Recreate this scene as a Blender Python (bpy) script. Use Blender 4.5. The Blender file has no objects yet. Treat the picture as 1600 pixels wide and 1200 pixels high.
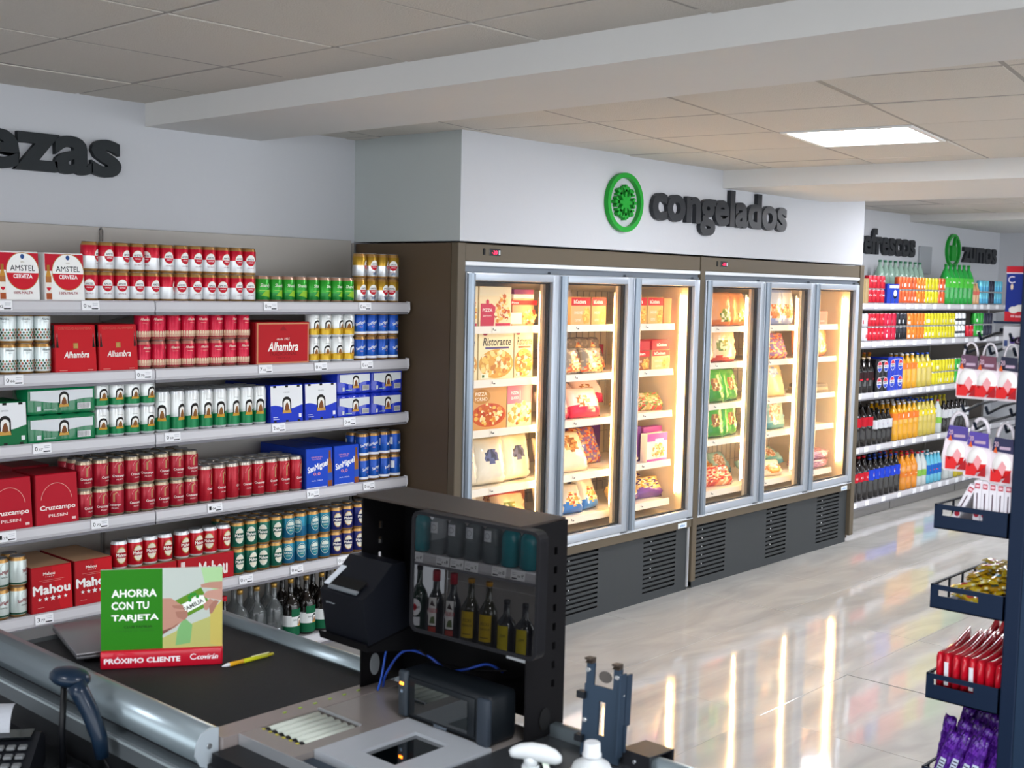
import bpy, bmesh, math, random
from mathutils import Vector, Matrix
from mathutils.geometry import tessellate_polygon
random.seed(7)
sc = bpy.context.scene
COL = sc.collection
sin, cos, pi, R = math.sin, math.cos, math.pi, math.radians

# ---------------------------------------------------------------- camera, world, exposure
def make_camera():
    y, p, r = R(47.773), R(-4.610), R(1.230)
    fw = Vector((sin(y)*cos(p), cos(y)*cos(p), sin(p)))
    rt = Vector((cos(y), -sin(y), 0)); up = rt.cross(fw)
    rt2 = rt*cos(r)+up*sin(r); up2 = -rt*sin(r)+up*cos(r)
    cam = bpy.data.cameras.new('camera'); o = bpy.data.objects.new('camera', cam); COL.objects.link(o)
    o.matrix_world = Matrix(((rt2.x, up2.x, -fw.x, 0), (rt2.y, up2.y, -fw.y, 0), (rt2.z, up2.z, -fw.z, 1.82), (0, 0, 0, 1)))
    cam.sensor_fit = 'HORIZONTAL'; cam.sensor_width = 36; cam.lens = 1889.15/1600*36
    cam.clip_start = 0.05; cam.clip_end = 100
    cam.dof.use_dof = True; cam.dof.focus_distance = 5.6; cam.dof.aperture_fstop = 7.0
    sc.camera = o
make_camera()
w = bpy.data.worlds.new('world'); sc.world = w; w.use_nodes = True
bg = w.node_tree.nodes['Background']            # daylight from the street through the open shop front
bg.inputs[0].default_value = (0.90, 0.95, 1.0, 1); bg.inputs[1].default_value = 1.3
PANEL = 15.0                                      # strength of the ceiling light panels
LED = 20.0                                       # strength of the freezer light strips
sc.view_settings.view_transform = 'Standard'; sc.view_settings.look = 'None'
sc.view_settings.gamma = 1; sc.view_settings.use_curve_mapping = False
sc.view_settings.exposure = 1.5
sc.cycles.use_denoising = True
sc.cycles.max_bounces = 10; sc.cycles.transparent_max_bounces = 16

# ---------------------------------------------------------------- materials
def lin(c):
    if isinstance(c, str):
        c = tuple(int(c[i:i+2], 16)/255 for i in (0, 2, 4))
        return tuple(x/12.92 if x <= .04045 else ((x+.055)/1.055)**2.4 for x in c)
    return c
MC = {}
def mat(col, rough=.5, metal=0, spec=.32, em=0, trans=0, ior=1.45, alpha=1, coat=0, noise=0, nscale=8, bump=0, bscale=40, aniso=0):
    key = (col, rough, metal, spec, em, trans, ior, alpha, coat, noise, nscale, bump, bscale)
    if key in MC: return MC[key]
    m = bpy.data.materials.new('mat_%d' % len(MC)); m.use_nodes = True
    nt = m.node_tree; b = nt.nodes['Principled BSDF']
    c = (*lin(col), 1)
    b.inputs['Base Color'].default_value = c
    b.inputs['Roughness'].default_value = rough; b.inputs['Metallic'].default_value = metal
    b.inputs['Specular IOR Level'].default_value = spec
    b.inputs['Transmission Weight'].default_value = trans; b.inputs['IOR'].default_value = ior
    b.inputs['Alpha'].default_value = alpha; b.inputs['Coat Weight'].default_value = coat
    if em:
        b.inputs['Emission Color'].default_value = c; b.inputs['Emission Strength'].default_value = em
    if noise or bump:
        tc = nt.nodes.new('ShaderNodeTexCoord')
    if noise:
        n = nt.nodes.new('ShaderNodeTexNoise'); n.inputs['Scale'].default_value = nscale; n.inputs['Detail'].default_value = 6
        mx = nt.nodes.new('ShaderNodeMix'); mx.data_type = 'RGBA'
        mx.inputs[6].default_value = tuple(x*(1-noise) for x in c[:3])+(1,); mx.inputs[7].default_value = tuple(min(1, x*(1+noise)) for x in c[:3])+(1,)
        nt.links.new(tc.outputs['Object'], n.inputs['Vector']); nt.links.new(n.outputs[0], mx.inputs[0]); nt.links.new(mx.outputs[2], b.inputs['Base Color'])
    if bump:
        n2 = nt.nodes.new('ShaderNodeTexNoise'); n2.inputs['Scale'].default_value = bscale; n2.inputs['Detail'].default_value = 4
        bp = nt.nodes.new('ShaderNodeBump'); bp.inputs['Strength'].default_value = bump; bp.inputs['Distance'].default_value = .01
        nt.links.new(tc.outputs['Object'], n2.inputs['Vector']); nt.links.new(n2.outputs[0], bp.inputs['Height']); nt.links.new(bp.outputs[0], b.inputs['Normal'])
    MC[key] = m
    return m
def pm(c): return mat(c, .5, 0, .22)                     # printed card or film
def floor_mat():
    m = bpy.data.materials.new('polished_tile'); m.use_nodes = True; nt = m.node_tree; b = nt.nodes['Principled BSDF']
    tc = nt.nodes.new('ShaderNodeTexCoord'); g = nt.nodes.new('ShaderNodeNewGeometry')
    mp = nt.nodes.new('ShaderNodeMapping'); mp.inputs['Scale'].default_value = (.9, 3.2, 1); mp.inputs['Rotation'].default_value = (0, 0, .5)
    n = nt.nodes.new('ShaderNodeTexNoise'); n.inputs['Scale'].default_value = 1.6; n.inputs['Detail'].default_value = 8; n.inputs['Distortion'].default_value = 1.3
    cr = nt.nodes.new('ShaderNodeValToRGB')
    cr.color_ramp.elements[0].position = .3; cr.color_ramp.elements[0].color = (*lin('a9a7a3'), 1)
    cr.color_ramp.elements[1].position = .72; cr.color_ramp.elements[1].color = (*lin('c0bdb8'), 1)
    nt.links.new(g.outputs['Position'], mp.inputs[0]); nt.links.new(mp.outputs[0], n.inputs['Vector']); nt.links.new(n.outputs[0], cr.inputs[0]); nt.links.new(cr.outputs[0], b.inputs['Base Color'])
    n2 = nt.nodes.new('ShaderNodeTexNoise'); n2.inputs['Scale'].default_value = 3.0; n2.inputs['Detail'].default_value = 2
    bp = nt.nodes.new('ShaderNodeBump'); bp.inputs['Strength'].default_value = .05; bp.inputs['Distance'].default_value = .02
    nt.links.new(g.outputs['Position'], n2.inputs['Vector']); nt.links.new(n2.outputs[0], bp.inputs['Height']); nt.links.new(bp.outputs[0], b.inputs['Normal'])
    b.inputs['Roughness'].default_value = .06; b.inputs['Specular IOR Level'].default_value = .75
    return m
def glass_mat(tint=(1, 1, 1), refl=.03):
    m = bpy.data.materials.new('clear_glass'); m.use_nodes = True; nt = m.node_tree; nt.nodes.clear()
    o = nt.nodes.new('ShaderNodeOutputMaterial'); t = nt.nodes.new('ShaderNodeBsdfTransparent'); t.inputs[0].default_value = (*tint, 1)
    gl = nt.nodes.new('ShaderNodeBsdfGlossy'); gl.inputs['Roughness'].default_value = .02
    lw = nt.nodes.new('ShaderNodeLayerWeight'); lw.inputs[0].default_value = .5
    pw = nt.nodes.new('ShaderNodeMath'); pw.operation = 'POWER'; pw.inputs[1].default_value = 5
    ml = nt.nodes.new('ShaderNodeMath'); ml.operation = 'MULTIPLY_ADD'; ml.inputs[1].default_value = .7; ml.inputs[2].default_value = refl
    mx = nt.nodes.new('ShaderNodeMixShader')
    nt.links.new(lw.outputs['Facing'], pw.inputs[0]); nt.links.new(pw.outputs[0], ml.inputs[0])
    nt.links.new(ml.outputs[0], mx.inputs[0]); nt.links.new(t.outputs[0], mx.inputs[1]); nt.links.new(gl.outputs[0], mx.inputs[2]); nt.links.new(mx.outputs[0], o.inputs[0])
    return m

# ---------------------------------------------------------------- mesh helpers
class MB:
    def __init__(s): s.v = []; s.f = []; s.m = []; s.s = []
    def add(s, vs, fs, m=0, sm=False, M=None):
        o = len(s.v)
        s.v += [tuple(M @ Vector(v)) for v in vs] if M else [tuple(v) for v in vs]
        for f in fs:
            s.f.append([i+o for i in f]); s.m.append(m); s.s.append(sm)
        return s
    def box(s, x0, x1, y0, y1, z0, z1, m=0, M=None):
        v = [(x, y, z) for z in (z0, z1) for y in (y0, y1) for x in (x0, x1)]
        return s.add(v, [(0, 2, 3, 1), (4, 5, 7, 6), (0, 1, 5, 4), (2, 6, 7, 3), (0, 4, 6, 2), (1, 3, 7, 5)], m, False, M)
    def rbox(s, x0, x1, y0, y1, z0, z1, r=.004, m=0, M=None, seg=2):
        bm = bmesh.new(); bmesh.ops.create_cube(bm, size=1)
        for v in bm.verts: v.co = Vector(((x0+x1)/2+v.co.x*(x1-x0), (y0+y1)/2+v.co.y*(y1-y0), (z0+z1)/2+v.co.z*(z1-z0)))
        bmesh.ops.bevel(bm, geom=bm.edges[:], offset=r, segments=seg, affect='EDGES', profile=.5)
        bm.verts.index_update()
        s.add([v.co[:] for v in bm.verts], [[v.index for v in f.verts] for f in bm.faces], m, seg > 1, M); bm.free(); return s
    def lathe(s, prof, seg=20, c=(0, 0, 0), m=0, sm=True, M=None, ms=None, cap=True):
        v = []; f = []; n = len(prof)
        for r, z in prof:
            for k in range(seg):
                a = 2*pi*k/seg; v.append((c[0]+r*cos(a), c[1]+r*sin(a), c[2]+z))
        o = len(s.v)
        s.v += [tuple(M @ Vector(q)) for q in v] if M else v
        for i in range(n-1):
            for k in range(seg):
                k2 = (k+1) % seg
                s.f.append([o+i*seg+k, o+i*seg+k2, o+(i+1)*seg+k2, o+(i+1)*seg+k]); s.m.append(ms[i] if ms else m); s.s.append(sm)
        if cap:
            s.f.append([o+k for k in range(seg)][::-1]); s.m.append(ms[0] if ms else m); s.s.append(False)
            s.f.append([o+(n-1)*seg+k for k in range(seg)]); s.m.append(ms[-1] if ms else m); s.s.append(False)
        return s
    def cyl(s, c, r, h, seg=16, m=0, M=None): return s.lathe([(r, 0), (r, h)], seg, c, m, True, M)
    def tube(s, path, r, seg=8, m=0, closed=False):
        P = [Vector(p) for p in path]; n = len(P); o = len(s.v); up = None
        for i, p in enumerate(P):
            d = (P[min(i+1, n-1)]-P[max(i-1, 0)]).normalized()
            if up is None: up = d.orthogonal().normalized()
            up = (up-d*up.dot(d)); up = up.normalized() if up.length > 1e-6 else d.orthogonal().normalized()
            sd = d.cross(up); rr = r[i] if isinstance(r, (list, tuple)) else r
            for k in range(seg):
                a = 2*pi*k/seg; s.v.append(tuple(p+up*rr*cos(a)+sd*rr*sin(a)))
        for i in range(n-1):
            for k in range(seg):
                k2 = (k+1) % seg
                s.f.append([o+i*seg+k, o+i*seg+k2, o+(i+1)*seg+k2, o+(i+1)*seg+k]); s.m.append(m); s.s.append(True)
        s.f.append([o+k for k in range(seg)][::-1]); s.m.append(m); s.s.append(False)
        s.f.append([o+(n-1)*seg+k for k in range(seg)]); s.m.append(m); s.s.append(False)
        return s
    def prism(s, poly, d0, d1, fn, m=0, sm=False):
        """poly: 2D outline; fn(a, b, d) -> 3D"""
        n = len(poly); o = len(s.v)
        s.v += [tuple(fn(a, b, d)) for d in (d0, d1) for a, b in poly]
        for t in tessellate_polygon([[Vector((a, b, 0)) for a, b in poly]]):
            s.f.append([o+i for i in t]); s.m.append(m); s.s.append(False)
            s.f.append([o+n+i for i in reversed(t)]); s.m.append(m); s.s.append(False)
        for i in range(n):
            j = (i+1) % n; s.f.append([o+i, o+j, o+n+j, o+n+i]); s.m.append(m); s.s.append(sm)
        return s
    def mesh(s, name, mats, fix=True):
        me = bpy.data.meshes.new(name); me.from_pydata(s.v, [], s.f)
        for m in mats: me.materials.append(m)
        me.polygons.foreach_set('material_index', s.m); me.polygons.foreach_set('use_smooth', s.s)
        if fix:
            bm = bmesh.new(); bm.from_mesh(me); bmesh.ops.recalc_face_normals(bm, faces=bm.faces[:]); bm.to_mesh(me); bm.free()
        me.update(); return me
    def build(s, name, mats, parent=None, loc=None, rz=0, fix=True):
        if not isinstance(mats, (list, tuple)): mats = [mats]
        return link(name, s.mesh(name, mats, fix), parent, loc, rz)
def link(name, data, parent=None, loc=None, rz=0):
    o = bpy.data.objects.new(name, data); COL.objects.link(o)
    if parent: o.parent = parent
    if loc: o.location = loc
    if rz: o.rotation_euler = (0, 0, rz)
    return o
def tag(o, label, cat, group=None):
    o['label'] = label; o['category'] = cat
    if group: o['group'] = group
    return o
def thing(name, label, cat, loc=(0, 0, 0), rz=0, group=None):
    return tag(link(name, None, None, loc, rz), label, cat, group)
def struct(o, label=None):
    o['kind'] = 'structure'
    if label: o['label'] = label
    return o

# ---------------------------------------------------------------- flat print (lettering, emblems)
TX = {}
def glyphs(s, bold=0., shear=0., res=2, ext=0.):
    k = (s, bold, shear, res, ext)
    if k in TX: return TX[k]
    cu = bpy.data.curves.new('t', 'FONT'); cu.body = s; cu.size = 1; cu.resolution_u = res; cu.offset = bold; cu.shear = shear; cu.extrude = ext
    o = bpy.data.objects.new('t', cu); COL.objects.link(o)
    dg = bpy.context.evaluated_depsgraph_get(); me = bpy.data.meshes.new_from_object(o.evaluated_get(dg))
    v = [tuple(q.co) for q in me.vertices]; f = [list(p.vertices) for p in me.polygons]
    bpy.data.objects.remove(o); bpy.data.curves.remove(cu); bpy.data.meshes.remove(me)
    TX[k] = (v, f); return TX[k]
class PR:
    """flat shapes in a (right, up) plane, stacked in thin layers, one material per colour"""
    def __init__(s, dz=.00012): s.t = []; s.mats = []; s.z = dz; s.dz = dz; s.n = 0
    def mi(s, c):
        m = pm(c) if isinstance(c, str) else c
        if m not in s.mats: s.mats.append(m)
        return s.mats.index(m)
    def tri(s, vs, fs, c):
        k = s.mi(c)
        for f in fs:
            for i in range(1, len(f)-1): s.t.append(([vs[f[0]][:2], vs[f[i]][:2], vs[f[i+1]][:2]], s.z, k))
        s.n += 1; s.z += s.dz if s.n < 9 else .000008
        return s
    def poly(s, p, c): return s.tri(p, tessellate_polygon([[Vector((a, b, 0)) for a, b in p]]), c)
    def rect(s, x0, x1, y0, y1, c): return s.tri([(x0, y0), (x1, y0), (x1, y1), (x0, y1)], [(0, 1, 2, 3)], c)
    def ell(s, cx, cy, rx, ry, c, n=24, a0=0, a1=2*pi): return s.poly([(cx+rx*cos(a0+(a1-a0)*k/n), cy+ry*sin(a0+(a1-a0)*k/n)) for k in range(n if a1-a0 > 6.2 else n+1)], c)
    def ring(s, cx, cy, rx, ry, t, c, n=28, a0=0, a1=2*pi):
        v = []; f = []
        for k in range(n+1):
            a = a0+(a1-a0)*k/n; v += [(cx+rx*cos(a), cy+ry*sin(a)), (cx+(rx-t)*cos(a), cy+(ry-t)*sin(a))]
            if k: f.append((2*k-2, 2*k, 2*k+1, 2*k-1))
        return s.tri(v, f, c)
    def star(s, cx, cy, r, c): return s.poly([(cx+(r if k % 2 == 0 else r*.42)*sin(pi*k/5), cy+(r if k % 2 == 0 else r*.42)*cos(pi*k/5)) for k in range(10)], c)
    def text(s, t, cx, cy, w, h, c, bold=.02, shear=0, rot=0, res=2):
        """fit the text into a w x h box centred at (cx, cy); h None keeps the letters' own proportion"""
        v, f = glyphs(t, 0., shear, res)
        x0 = min(q[0] for q in v)-bold; x1 = max(q[0] for q in v)+bold; y0 = min(q[1] for q in v)-bold; y1 = max(q[1] for q in v)+bold
        sx = w/(x1-x0); sy = sx if h is None else h/(y1-y0); z0 = s.z
        for dx, dy in (((0, 0),) if bold <= 0 else ((-bold, 0), (bold, 0)) if w < .06 else ((-bold, 0), (bold, 0), (0, bold), (0, -bold))):
            P = [((q[0]+dx-(x0+x1)/2)*sx, (q[1]+dy-(y0+y1)/2)*sy) for q in v]; s.z = z0
            s.tri([(cx+a*cos(rot)-b*sin(rot), cy+a*sin(rot)+b*cos(rot)) for a, b in P], f, c); z0 += .00001
        return s
    def mesh(s, name, fn, mx=None):
        v = []; f = []; mi = []; T = list(s.t)
        while T:
            t, z, k = T.pop()
            if mx:
                L = [abs(t[i][0]-t[(i+1) % 3][0]) for i in range(3)]; i = L.index(max(L))
                if L[i] > mx:
                    a, b, c = t[i], t[(i+1) % 3], t[(i+2) % 3]; q = ((a[0]+b[0])/2, (a[1]+b[1])/2)
                    T += [([a, q, c], z, k), ([q, b, c], z, k)]; continue
            o = len(v); v += [tuple(fn(a, b, z)) for a, b in t]; f.append((o, o+1, o+2)); mi.append(k)
        me = bpy.data.meshes.new(name); me.from_pydata(v, [], f)
        for m in s.mats: me.materials.append(m)
        me.polygons.foreach_set('material_index', mi); me.update(); return me
    def build(s, name, fn, parent=None, mx=None): return link(name, s.mesh(name, fn, mx), parent)
def on_cyl(r): return lambda a, b, z: ((r+z)*sin(a/r), -(r+z)*cos(a/r), b)
def front(y, x=0, zz=0): return lambda a, b, z: (x+a, y-z, zz+b)      # printed on a face that looks to -Y
def facex(x, y=0, zz=0): return lambda a, b, z: (x-z, y-a, zz+b)      # printed on a face that looks to -X
def top(zt): return lambda a, b, z: (a, b, zt+z)

# ---------------------------------------------------------------- templates that are copied
class T:
    def __init__(s, name, cat, root): s.name = name; s.cat = cat; s.root = root; s.parts = []
    def part(s, name, me): s.parts.append((name, me)); return s
    def put(s, loc, label, group=None, rz=0, rx=0, ry=0, sc=None):
        o = link(s.name, s.root, None, loc); o.rotation_euler = (rx, ry, rz)
        if sc: o.scale = sc
        tag(o, label, s.cat, group)
        for n, me in s.parts: link(n, me, o)
        return o

# ================================================================ the room
WALL = mat('c3c5ca', .85, bump=.05, bscale=60, noise=.02, nscale=1.5)
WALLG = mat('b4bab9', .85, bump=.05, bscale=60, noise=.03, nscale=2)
BEAM = mat('d3d2d0', .85, bump=.06, bscale=30, noise=.035, nscale=2)
CT = mat('cdc8c0', .95, bump=.5, bscale=170, noise=.05, nscale=90)
CTB = mat('8f8b86', .7)
DARK = mat('0c0c0d', .6)
YW = 4.81
ZC, ZM = 2.58, 2.545

# floor of polished tiles, each laid a hair out of level
fl = struct(MB().box(-6, 14, -5, 5.2, -.05, -.004).build('floor', mat('6e6b67', .7)), 'floor of large polished grey stone tiles')
FM = floor_mat(); rt = random.Random(3)
tm = MB().rbox(-.399, .399, -.399, .399, -.004, 0, .0012, 0, None, 1).mesh('tile', [FM])
for i in range(-3, 12):
    for j in range(-2, 6):
        cx, cy = 4.1+.8*(i-0), 2.2+.8*(j-2)
        if -.2 < cx < 13.4 and cy < 5.0:
            t = link('tile', tm, fl, (cx, cy, 0)); t.rotation_euler = (R(rt.gauss(0, .10)), R(rt.gauss(0, .13)), 0)

struct(MB().box(-5, 13.2, YW, YW+.15, 0, 2.9).build('wall_back', WALL), 'white painted wall behind the drinks shelves')
struct(MB().box(12.85, 13.0, -5, YW, 0, 2.9).build('wall_end', WALL), 'white wall at the far end of the shop')
# box above the freezers
bh = MB().box(4.07, 8.2, 4.045, YW, 2.03, 2.70)
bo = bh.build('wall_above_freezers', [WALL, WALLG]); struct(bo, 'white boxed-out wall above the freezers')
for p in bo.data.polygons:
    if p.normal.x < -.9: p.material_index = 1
# beams across the ceiling
struct(MB().box(2.875, 3.485, -5, YW, 2.483, 2.75).build('trim_1', BEAM), 'plastered beam crossing the ceiling')
struct(MB().prism([(6.33, 2.75), (6.33, 2.44), (7.62, 2.44), (7.62, 2.75)], -5, YW, lambda a, b, d: (a+(-.09)*(d-3.9), d, b)).build('trim_2', BEAM), 'second plastered beam behind the light panels')
struct(MB().box(10.65, 13.0, -5, YW, 2.485, 2.75).build('trim_3', BEAM), 'lowered strip of ceiling at the far end')

# suspended ceiling: backing, tee bars and single tiles
ce = struct(MB().box(-5, 13.2, -5, 5, 2.78, 2.85).build('ceiling', CTB), 'suspended ceiling of speckled mineral tiles')
def ceil_grid(z, p, ang, ox, oy, x0, x1, y0, y1, lights, seed):
    ca, sa = cos(ang), sin(ang); tme = MB().rbox(-p/2+.006, p/2-.006, -p/2+.006, p/2-.006, 0, .015, .004, 0, None, 1).mesh('ceiling_tile', [CT])
    rr = random.Random(seed); bars = MB(); n = 14
    for i in range(-n, n+1):
        M = Matrix.Translation((ox, oy, z)) @ Matrix.Rotation(ang, 4, 'Z')
        for ax in (0, 1):
            pts = []
            for k in range(-n*4, n*4+1):
                a, b = (i*p, k*p/4) if ax == 0 else (k*p/4, i*p)
                X, Y = ox+a*ca-b*sa, oy+a*sa+b*ca
                if x0 <= X <= x1 and y0 <= Y <= y1: pts.append(k*p/4)
            if len(pts) > 1:
                a, b = pts[0]-.1, pts[-1]+.1
                if ax == 0: bars.box(i*p-.011, i*p+.011, a, b, .004, .03, 0, M)
                else: bars.box(a, b, i*p-.011, i*p+.011, .0035, .03, 0, M)
    bars.build('grid_bars', mat('9d9994', .7), ce)
    for i in range(-n, n):
        for j in range(-n, n):
            a, b = (i+.5)*p, (j+.5)*p; X, Y = ox+a*ca-b*sa, oy+a*sa+b*ca
            if not (x0-p*.45 < X < x1+p*.45 and y0-p*.5 < Y < y1+p*.6): continue
            if (i, j) in lights:
                light_panel((X, Y, z), ang, p, lights[(i, j)]); continue
            t = link('ceiling_tile', tme, ce, (X, Y, z+rr.uniform(0, .004))); t.rotation_euler = (R(rr.gauss(0, .18)), R(rr.gauss(0, .18)), ang)
def light_panel(loc, ang, p, label):
    t = thing('ceiling_light', label, 'light panel', loc, ang, 'square light panels in the ceiling')
    h = p/2-.012
    f = MB()
    for a, b, c, d in ((-h, h, -h, -h+.025), (-h, h, h-.025, h), (-h, -h+.025, -h+.025, h-.025), (h-.025, h, -h+.025, h-.025)): f.box(a, b, c, d, -.004, .02)
    f.build('frame', mat('e6e6e4', .5), t)
    MB().box(-h+.025, h-.025, -h+.025, h-.025, .002, .012).build('diffuser', mat('f6f8ff', .5, em=PANEL), t)
A2 = R(9)
ceil_grid(ZC, .615, 0, 2.56, 4.36, -1.5, 2.86, -3, 4.80, {(-3, -7): 'added square light panel over the till desk', (-3, -11): 'added square light panel by the shop front', (-6, -4): 'added square light panel over the spirits shelves'}, 5)  # all three panels here are added out of view to light the front
ceil_grid(ZM, .615, A2, 4.417, 2.177, 3.5, 6.4, -3, 4.78, {(1, 0): 'square light panel in front of the freezers', (1, -4): 'added square light panel over the snack stand', (0, -7): 'added square light panel beyond the snack stand'}, 6)  # both panels by the snack stand are unseen, added for more light
ceil_grid(ZM, .615, 0, 8.28, 3.42, 7.6, 10.66, -3, 4.80, {(0, -1): 'square light panel behind the second beam', (2, -1): 'square light panel close to the lowered ceiling strip', (1, -5): 'added square light panel beyond the freezers aisle'}, 8)  # the panel beyond the freezers aisle is an added lamp outside the view

# ================================================================ wall shelving with beer
STEEL = mat('b9b8bb', .45, noise=.02); STEELD = mat('8d8a88', .55); BACKP = mat('b3aea8', .6, noise=.03, nscale=2); RAIL = mat('c8c7cc', .3, coat=.3)
TAGW = mat('f1f2f6', .4)
def bay(x0, x1, yf, levels, label, top_z=2.037, back=(.45, .95, 1.45, 2.037), endcap=False, backm=None, rz=0, loc=None):
    t = thing('shelf_unit', label, 'shelving', loc or (x0, yf, 0), rz); w = x1-x0; d = YW-.012-yf
    zz = [.0]+list(back)
    for a, b in zip(zz[:-1], zz[1:]):
        MB().rbox(.012, w-.004, d-.02, d, a+.002, b-.002, .003, 0, None, 1).build('back_panel', backm or BACKP, t)
    for x in (.0, w-.003):
        MB().box(x-.001, x+.004, d-.035, d-.02, 0, top_z-.015).build('upright', mat('8f8b87', .5), t)
    MB().box(.01, w-.01, .06, d-.05, 0, levels[-1]-.04).build('plinth', STEELD, t)
    for k, z in enumerate(levels):
        s = MB().rbox(.004, w-.004, .008, d-.048, z-.028, z, .003, 0, None, 1).build('shelf', STEEL, t)
        prof = [(.010, z+.004), (.004, z+.004), (-.004, z-.002), (-.006, z-.03), (-.002, z-.042), (.010, z-.042)]
        MB().prism(prof, .003, w-.003, lambda a, b, dd: (dd, a, b)).build('price_rail', RAIL, s)
        MB().box(.003, w-.003, -.004, .010, z-.053, z-.0425).build('rail_lip', mat('77767c', .5), s)
        if endcap:
            MB().prism([(.012, z+.008), (-.008, z+.006), (-.011, z-.03), (-.004, z-.046), (.012, z-.046)], w-.003, w+.004, lambda a, b, dd: (dd, a, b)).build('end_cap', mat('dadadf', .35), s)
        if k < len(levels)-1:
            for x in (.012, w-.016):
                MB().prism([(.03, z-.029), (d-.05, z-.029), (d-.05, z-.09), (d-.1, z-.09)], x, x+.003, lambda a, b, dd: (dd, a, b)).build('bracket', STEELD, s)
    return t
SZ = [1.728, 1.453, 1.190, .872, .535, .190]
YF = 4.352
bay(2.642, 4.030, YF, SZ, 'steel wall shelf bay with beer beside the freezer', endcap=True)
bay(1.254, 2.642, YF, SZ, 'steel wall shelf bay stocked with beer boxes')
bay(0, .9, YF, [1.70, 1.36, 1.01, .66, .27], 'steel shelf unit stocked with spirits behind the cashier', rz=pi/2, loc=(-.54, 2.93, 0))

def price_tag(x, z, txt, label, yf=YF, w=.072, h=.036, side=False):
    tm_ = MB().box(-w/2, w/2, -.0012, 0, -h/2, h/2)
    o = tm_.build('price_tag', TAGW, None, (x, yf-.008, z-.016)); o.rotation_euler = (R(-6), 0, R(random.uniform(-1, 1))); tag(o, label, 'price tag')
    if side: o.location = (-.54+.008, x, z-.016); o.rotation_euler = (R(-6), 0, pi/2)
    p = PR(); p.text(txt[0], -w*.33, -.001, .011, .016, '16171b', .01); p.text(txt[1], -w*.08, -.004, .016, .009, '16171b', .01)
    p.rect(w*.1, w*.42, h*.2, h*.24, '9aa0ac'); p.rect(w*.12, w*.4, h*.02, h*.06, '9aa0ac'); p.rect(w*.05, w*.42, -h*.4, -h*.27, '2b2d33')
    p.build('digits', front(-.0012), o)
for row, its in enumerate(([(2.015, '0.92', 'the badge carton at the end of the top shelf'), (2.36, '0.76', 'the white and red badge cans'), (3.205, '0.79', 'the bright green shandy cans'), (3.747, '0.82', 'the gold badge cans')],
        [(2.054, '0.66', 'the pale mosaic cans'), (2.587, '0.70', 'the crimson cans with a cream band'), (3.18, '7.40', 'the large red beer box'), (3.487, '0.75', 'the mustard and white cans'), (3.763, '0.61', 'the blue cans of the second shelf')],
        [(2.16, '0.37', 'the green multipacks'), (2.719, '0.59', 'the tall green and white cans'), (3.253, '2.65', 'the royal blue cartons'), (3.66, '0.48', 'the blue multipacks')],
        [(2.02, '1.25', 'the crimson cartons'), (2.393, '0.73', 'the short dark red cans'), (2.923, '1.04', 'the tall dark red cans'), (3.448, '3.75', 'the bright blue cartons'), (3.784, '0.50', 'the blue cans of the fourth shelf')],
        [(2.162, '3.77', 'the red cartons with five stars'), (3.083, '0.67', 'the dark green cans'), (3.358, '0.80', 'the teal cans'), (3.632, '0.54', 'the navy blue cans')])):
    for x, s, u in its: price_tag(x, SZ[row], (s[0], s[2:]), 'white price tag below '+u)

# ---- cans
ALU = mat('c6c8cc', .28, .9); GOLDRIM = mat('b98f55', .33, .75); SILV = mat('dfe3e6', .28, .45)
def cm(c): return mat(c, .3, .3, .35, coat=.12)
def can_t(h, bands, rim, pr=None, r=.0330, name='beer_can', cat='beer can', seg=22, parts=True):
    """bands: [(z_top fraction, material)] from the bottom"""
    mats = [rim]+[b[1] for b in bands]; prof = [(r*.72, 0), (r*.9, .003), (r, .011)]; ms = [0, 0]
    hb = h-.013
    for i, (f, m) in enumerate(bands):
        prof.append((r, .011+(hb-.011)*f)); ms.append(i+1)
    prof += [(r*.86, h-.003), (r*.86, h)]; ms += [len(bands) if not parts else 0, 0]
    b = MB().lathe(prof, seg, ms=ms)
    t = T(name, cat, b.mesh(name, mats))
    if parts:
        l = MB().lathe([(r*.8, h), (r*.86, h+.0012), (r*.86, h+.0022), (r*.79, h+.0022), (r*.77, h+.0008)], seg, cap=False)
        l.lathe([(r*.77, h+.0004), (r*.77, h+.0008)], seg); l.rbox(-.004, .004, -.004, .013, h+.001, h+.002, .0005, 0, None, 1)
        t.part('lid', l.mesh('lid', [ALU]))
    if pr: t.part('label_print', pr.mesh('label_print', on_cyl(r+.0002), .0045))
    return t
def arch(p, cx, cy, w, h, fig='8a5a2a', rib='c9962f'):
    def A(W, H, y0): return [(cx-W/2, y0), (cx+W/2, y0), (cx+W/2, y0+H-W/2)]+[(cx+W/2*cos(a), y0+H-W/2+W/2*sin(a)) for a in [pi*k/10 for k in range(1, 10)]]+[(cx-W/2, y0+H-W/2)]
    p.poly(A(w, h, cy-h/2), '1d1a18'); p.poly(A(w*.72, h*.8, cy-h/2+h*.02), 'f0efe9')
    p.poly([(cx-w*.30, cy-h*.42), (cx+w*.30, cy-h*.42), (cx+w*.25, cy-h*.1), (cx+w*.1, cy+h*.14), (cx-w*.08, cy+h*.1), (cx-w*.22, cy-h*.12)], fig)
    p.poly([(cx-w*.5, cy-h*.5), (cx+w*.5, cy-h*.5), (cx+w*.42, cy-h*.28), (cx, cy-h*.36), (cx-w*.42, cy-h*.28)], rib)
def wave(p, x0, x1, y0, yb, am, c, n=24, ph=0.): p.poly([(x0, y0), (x1, y0)]+[(x1+(x0-x1)*k/n, yb+am*sin(ph+2*pi*k/n)) for k in range(n+1)], c)
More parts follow.
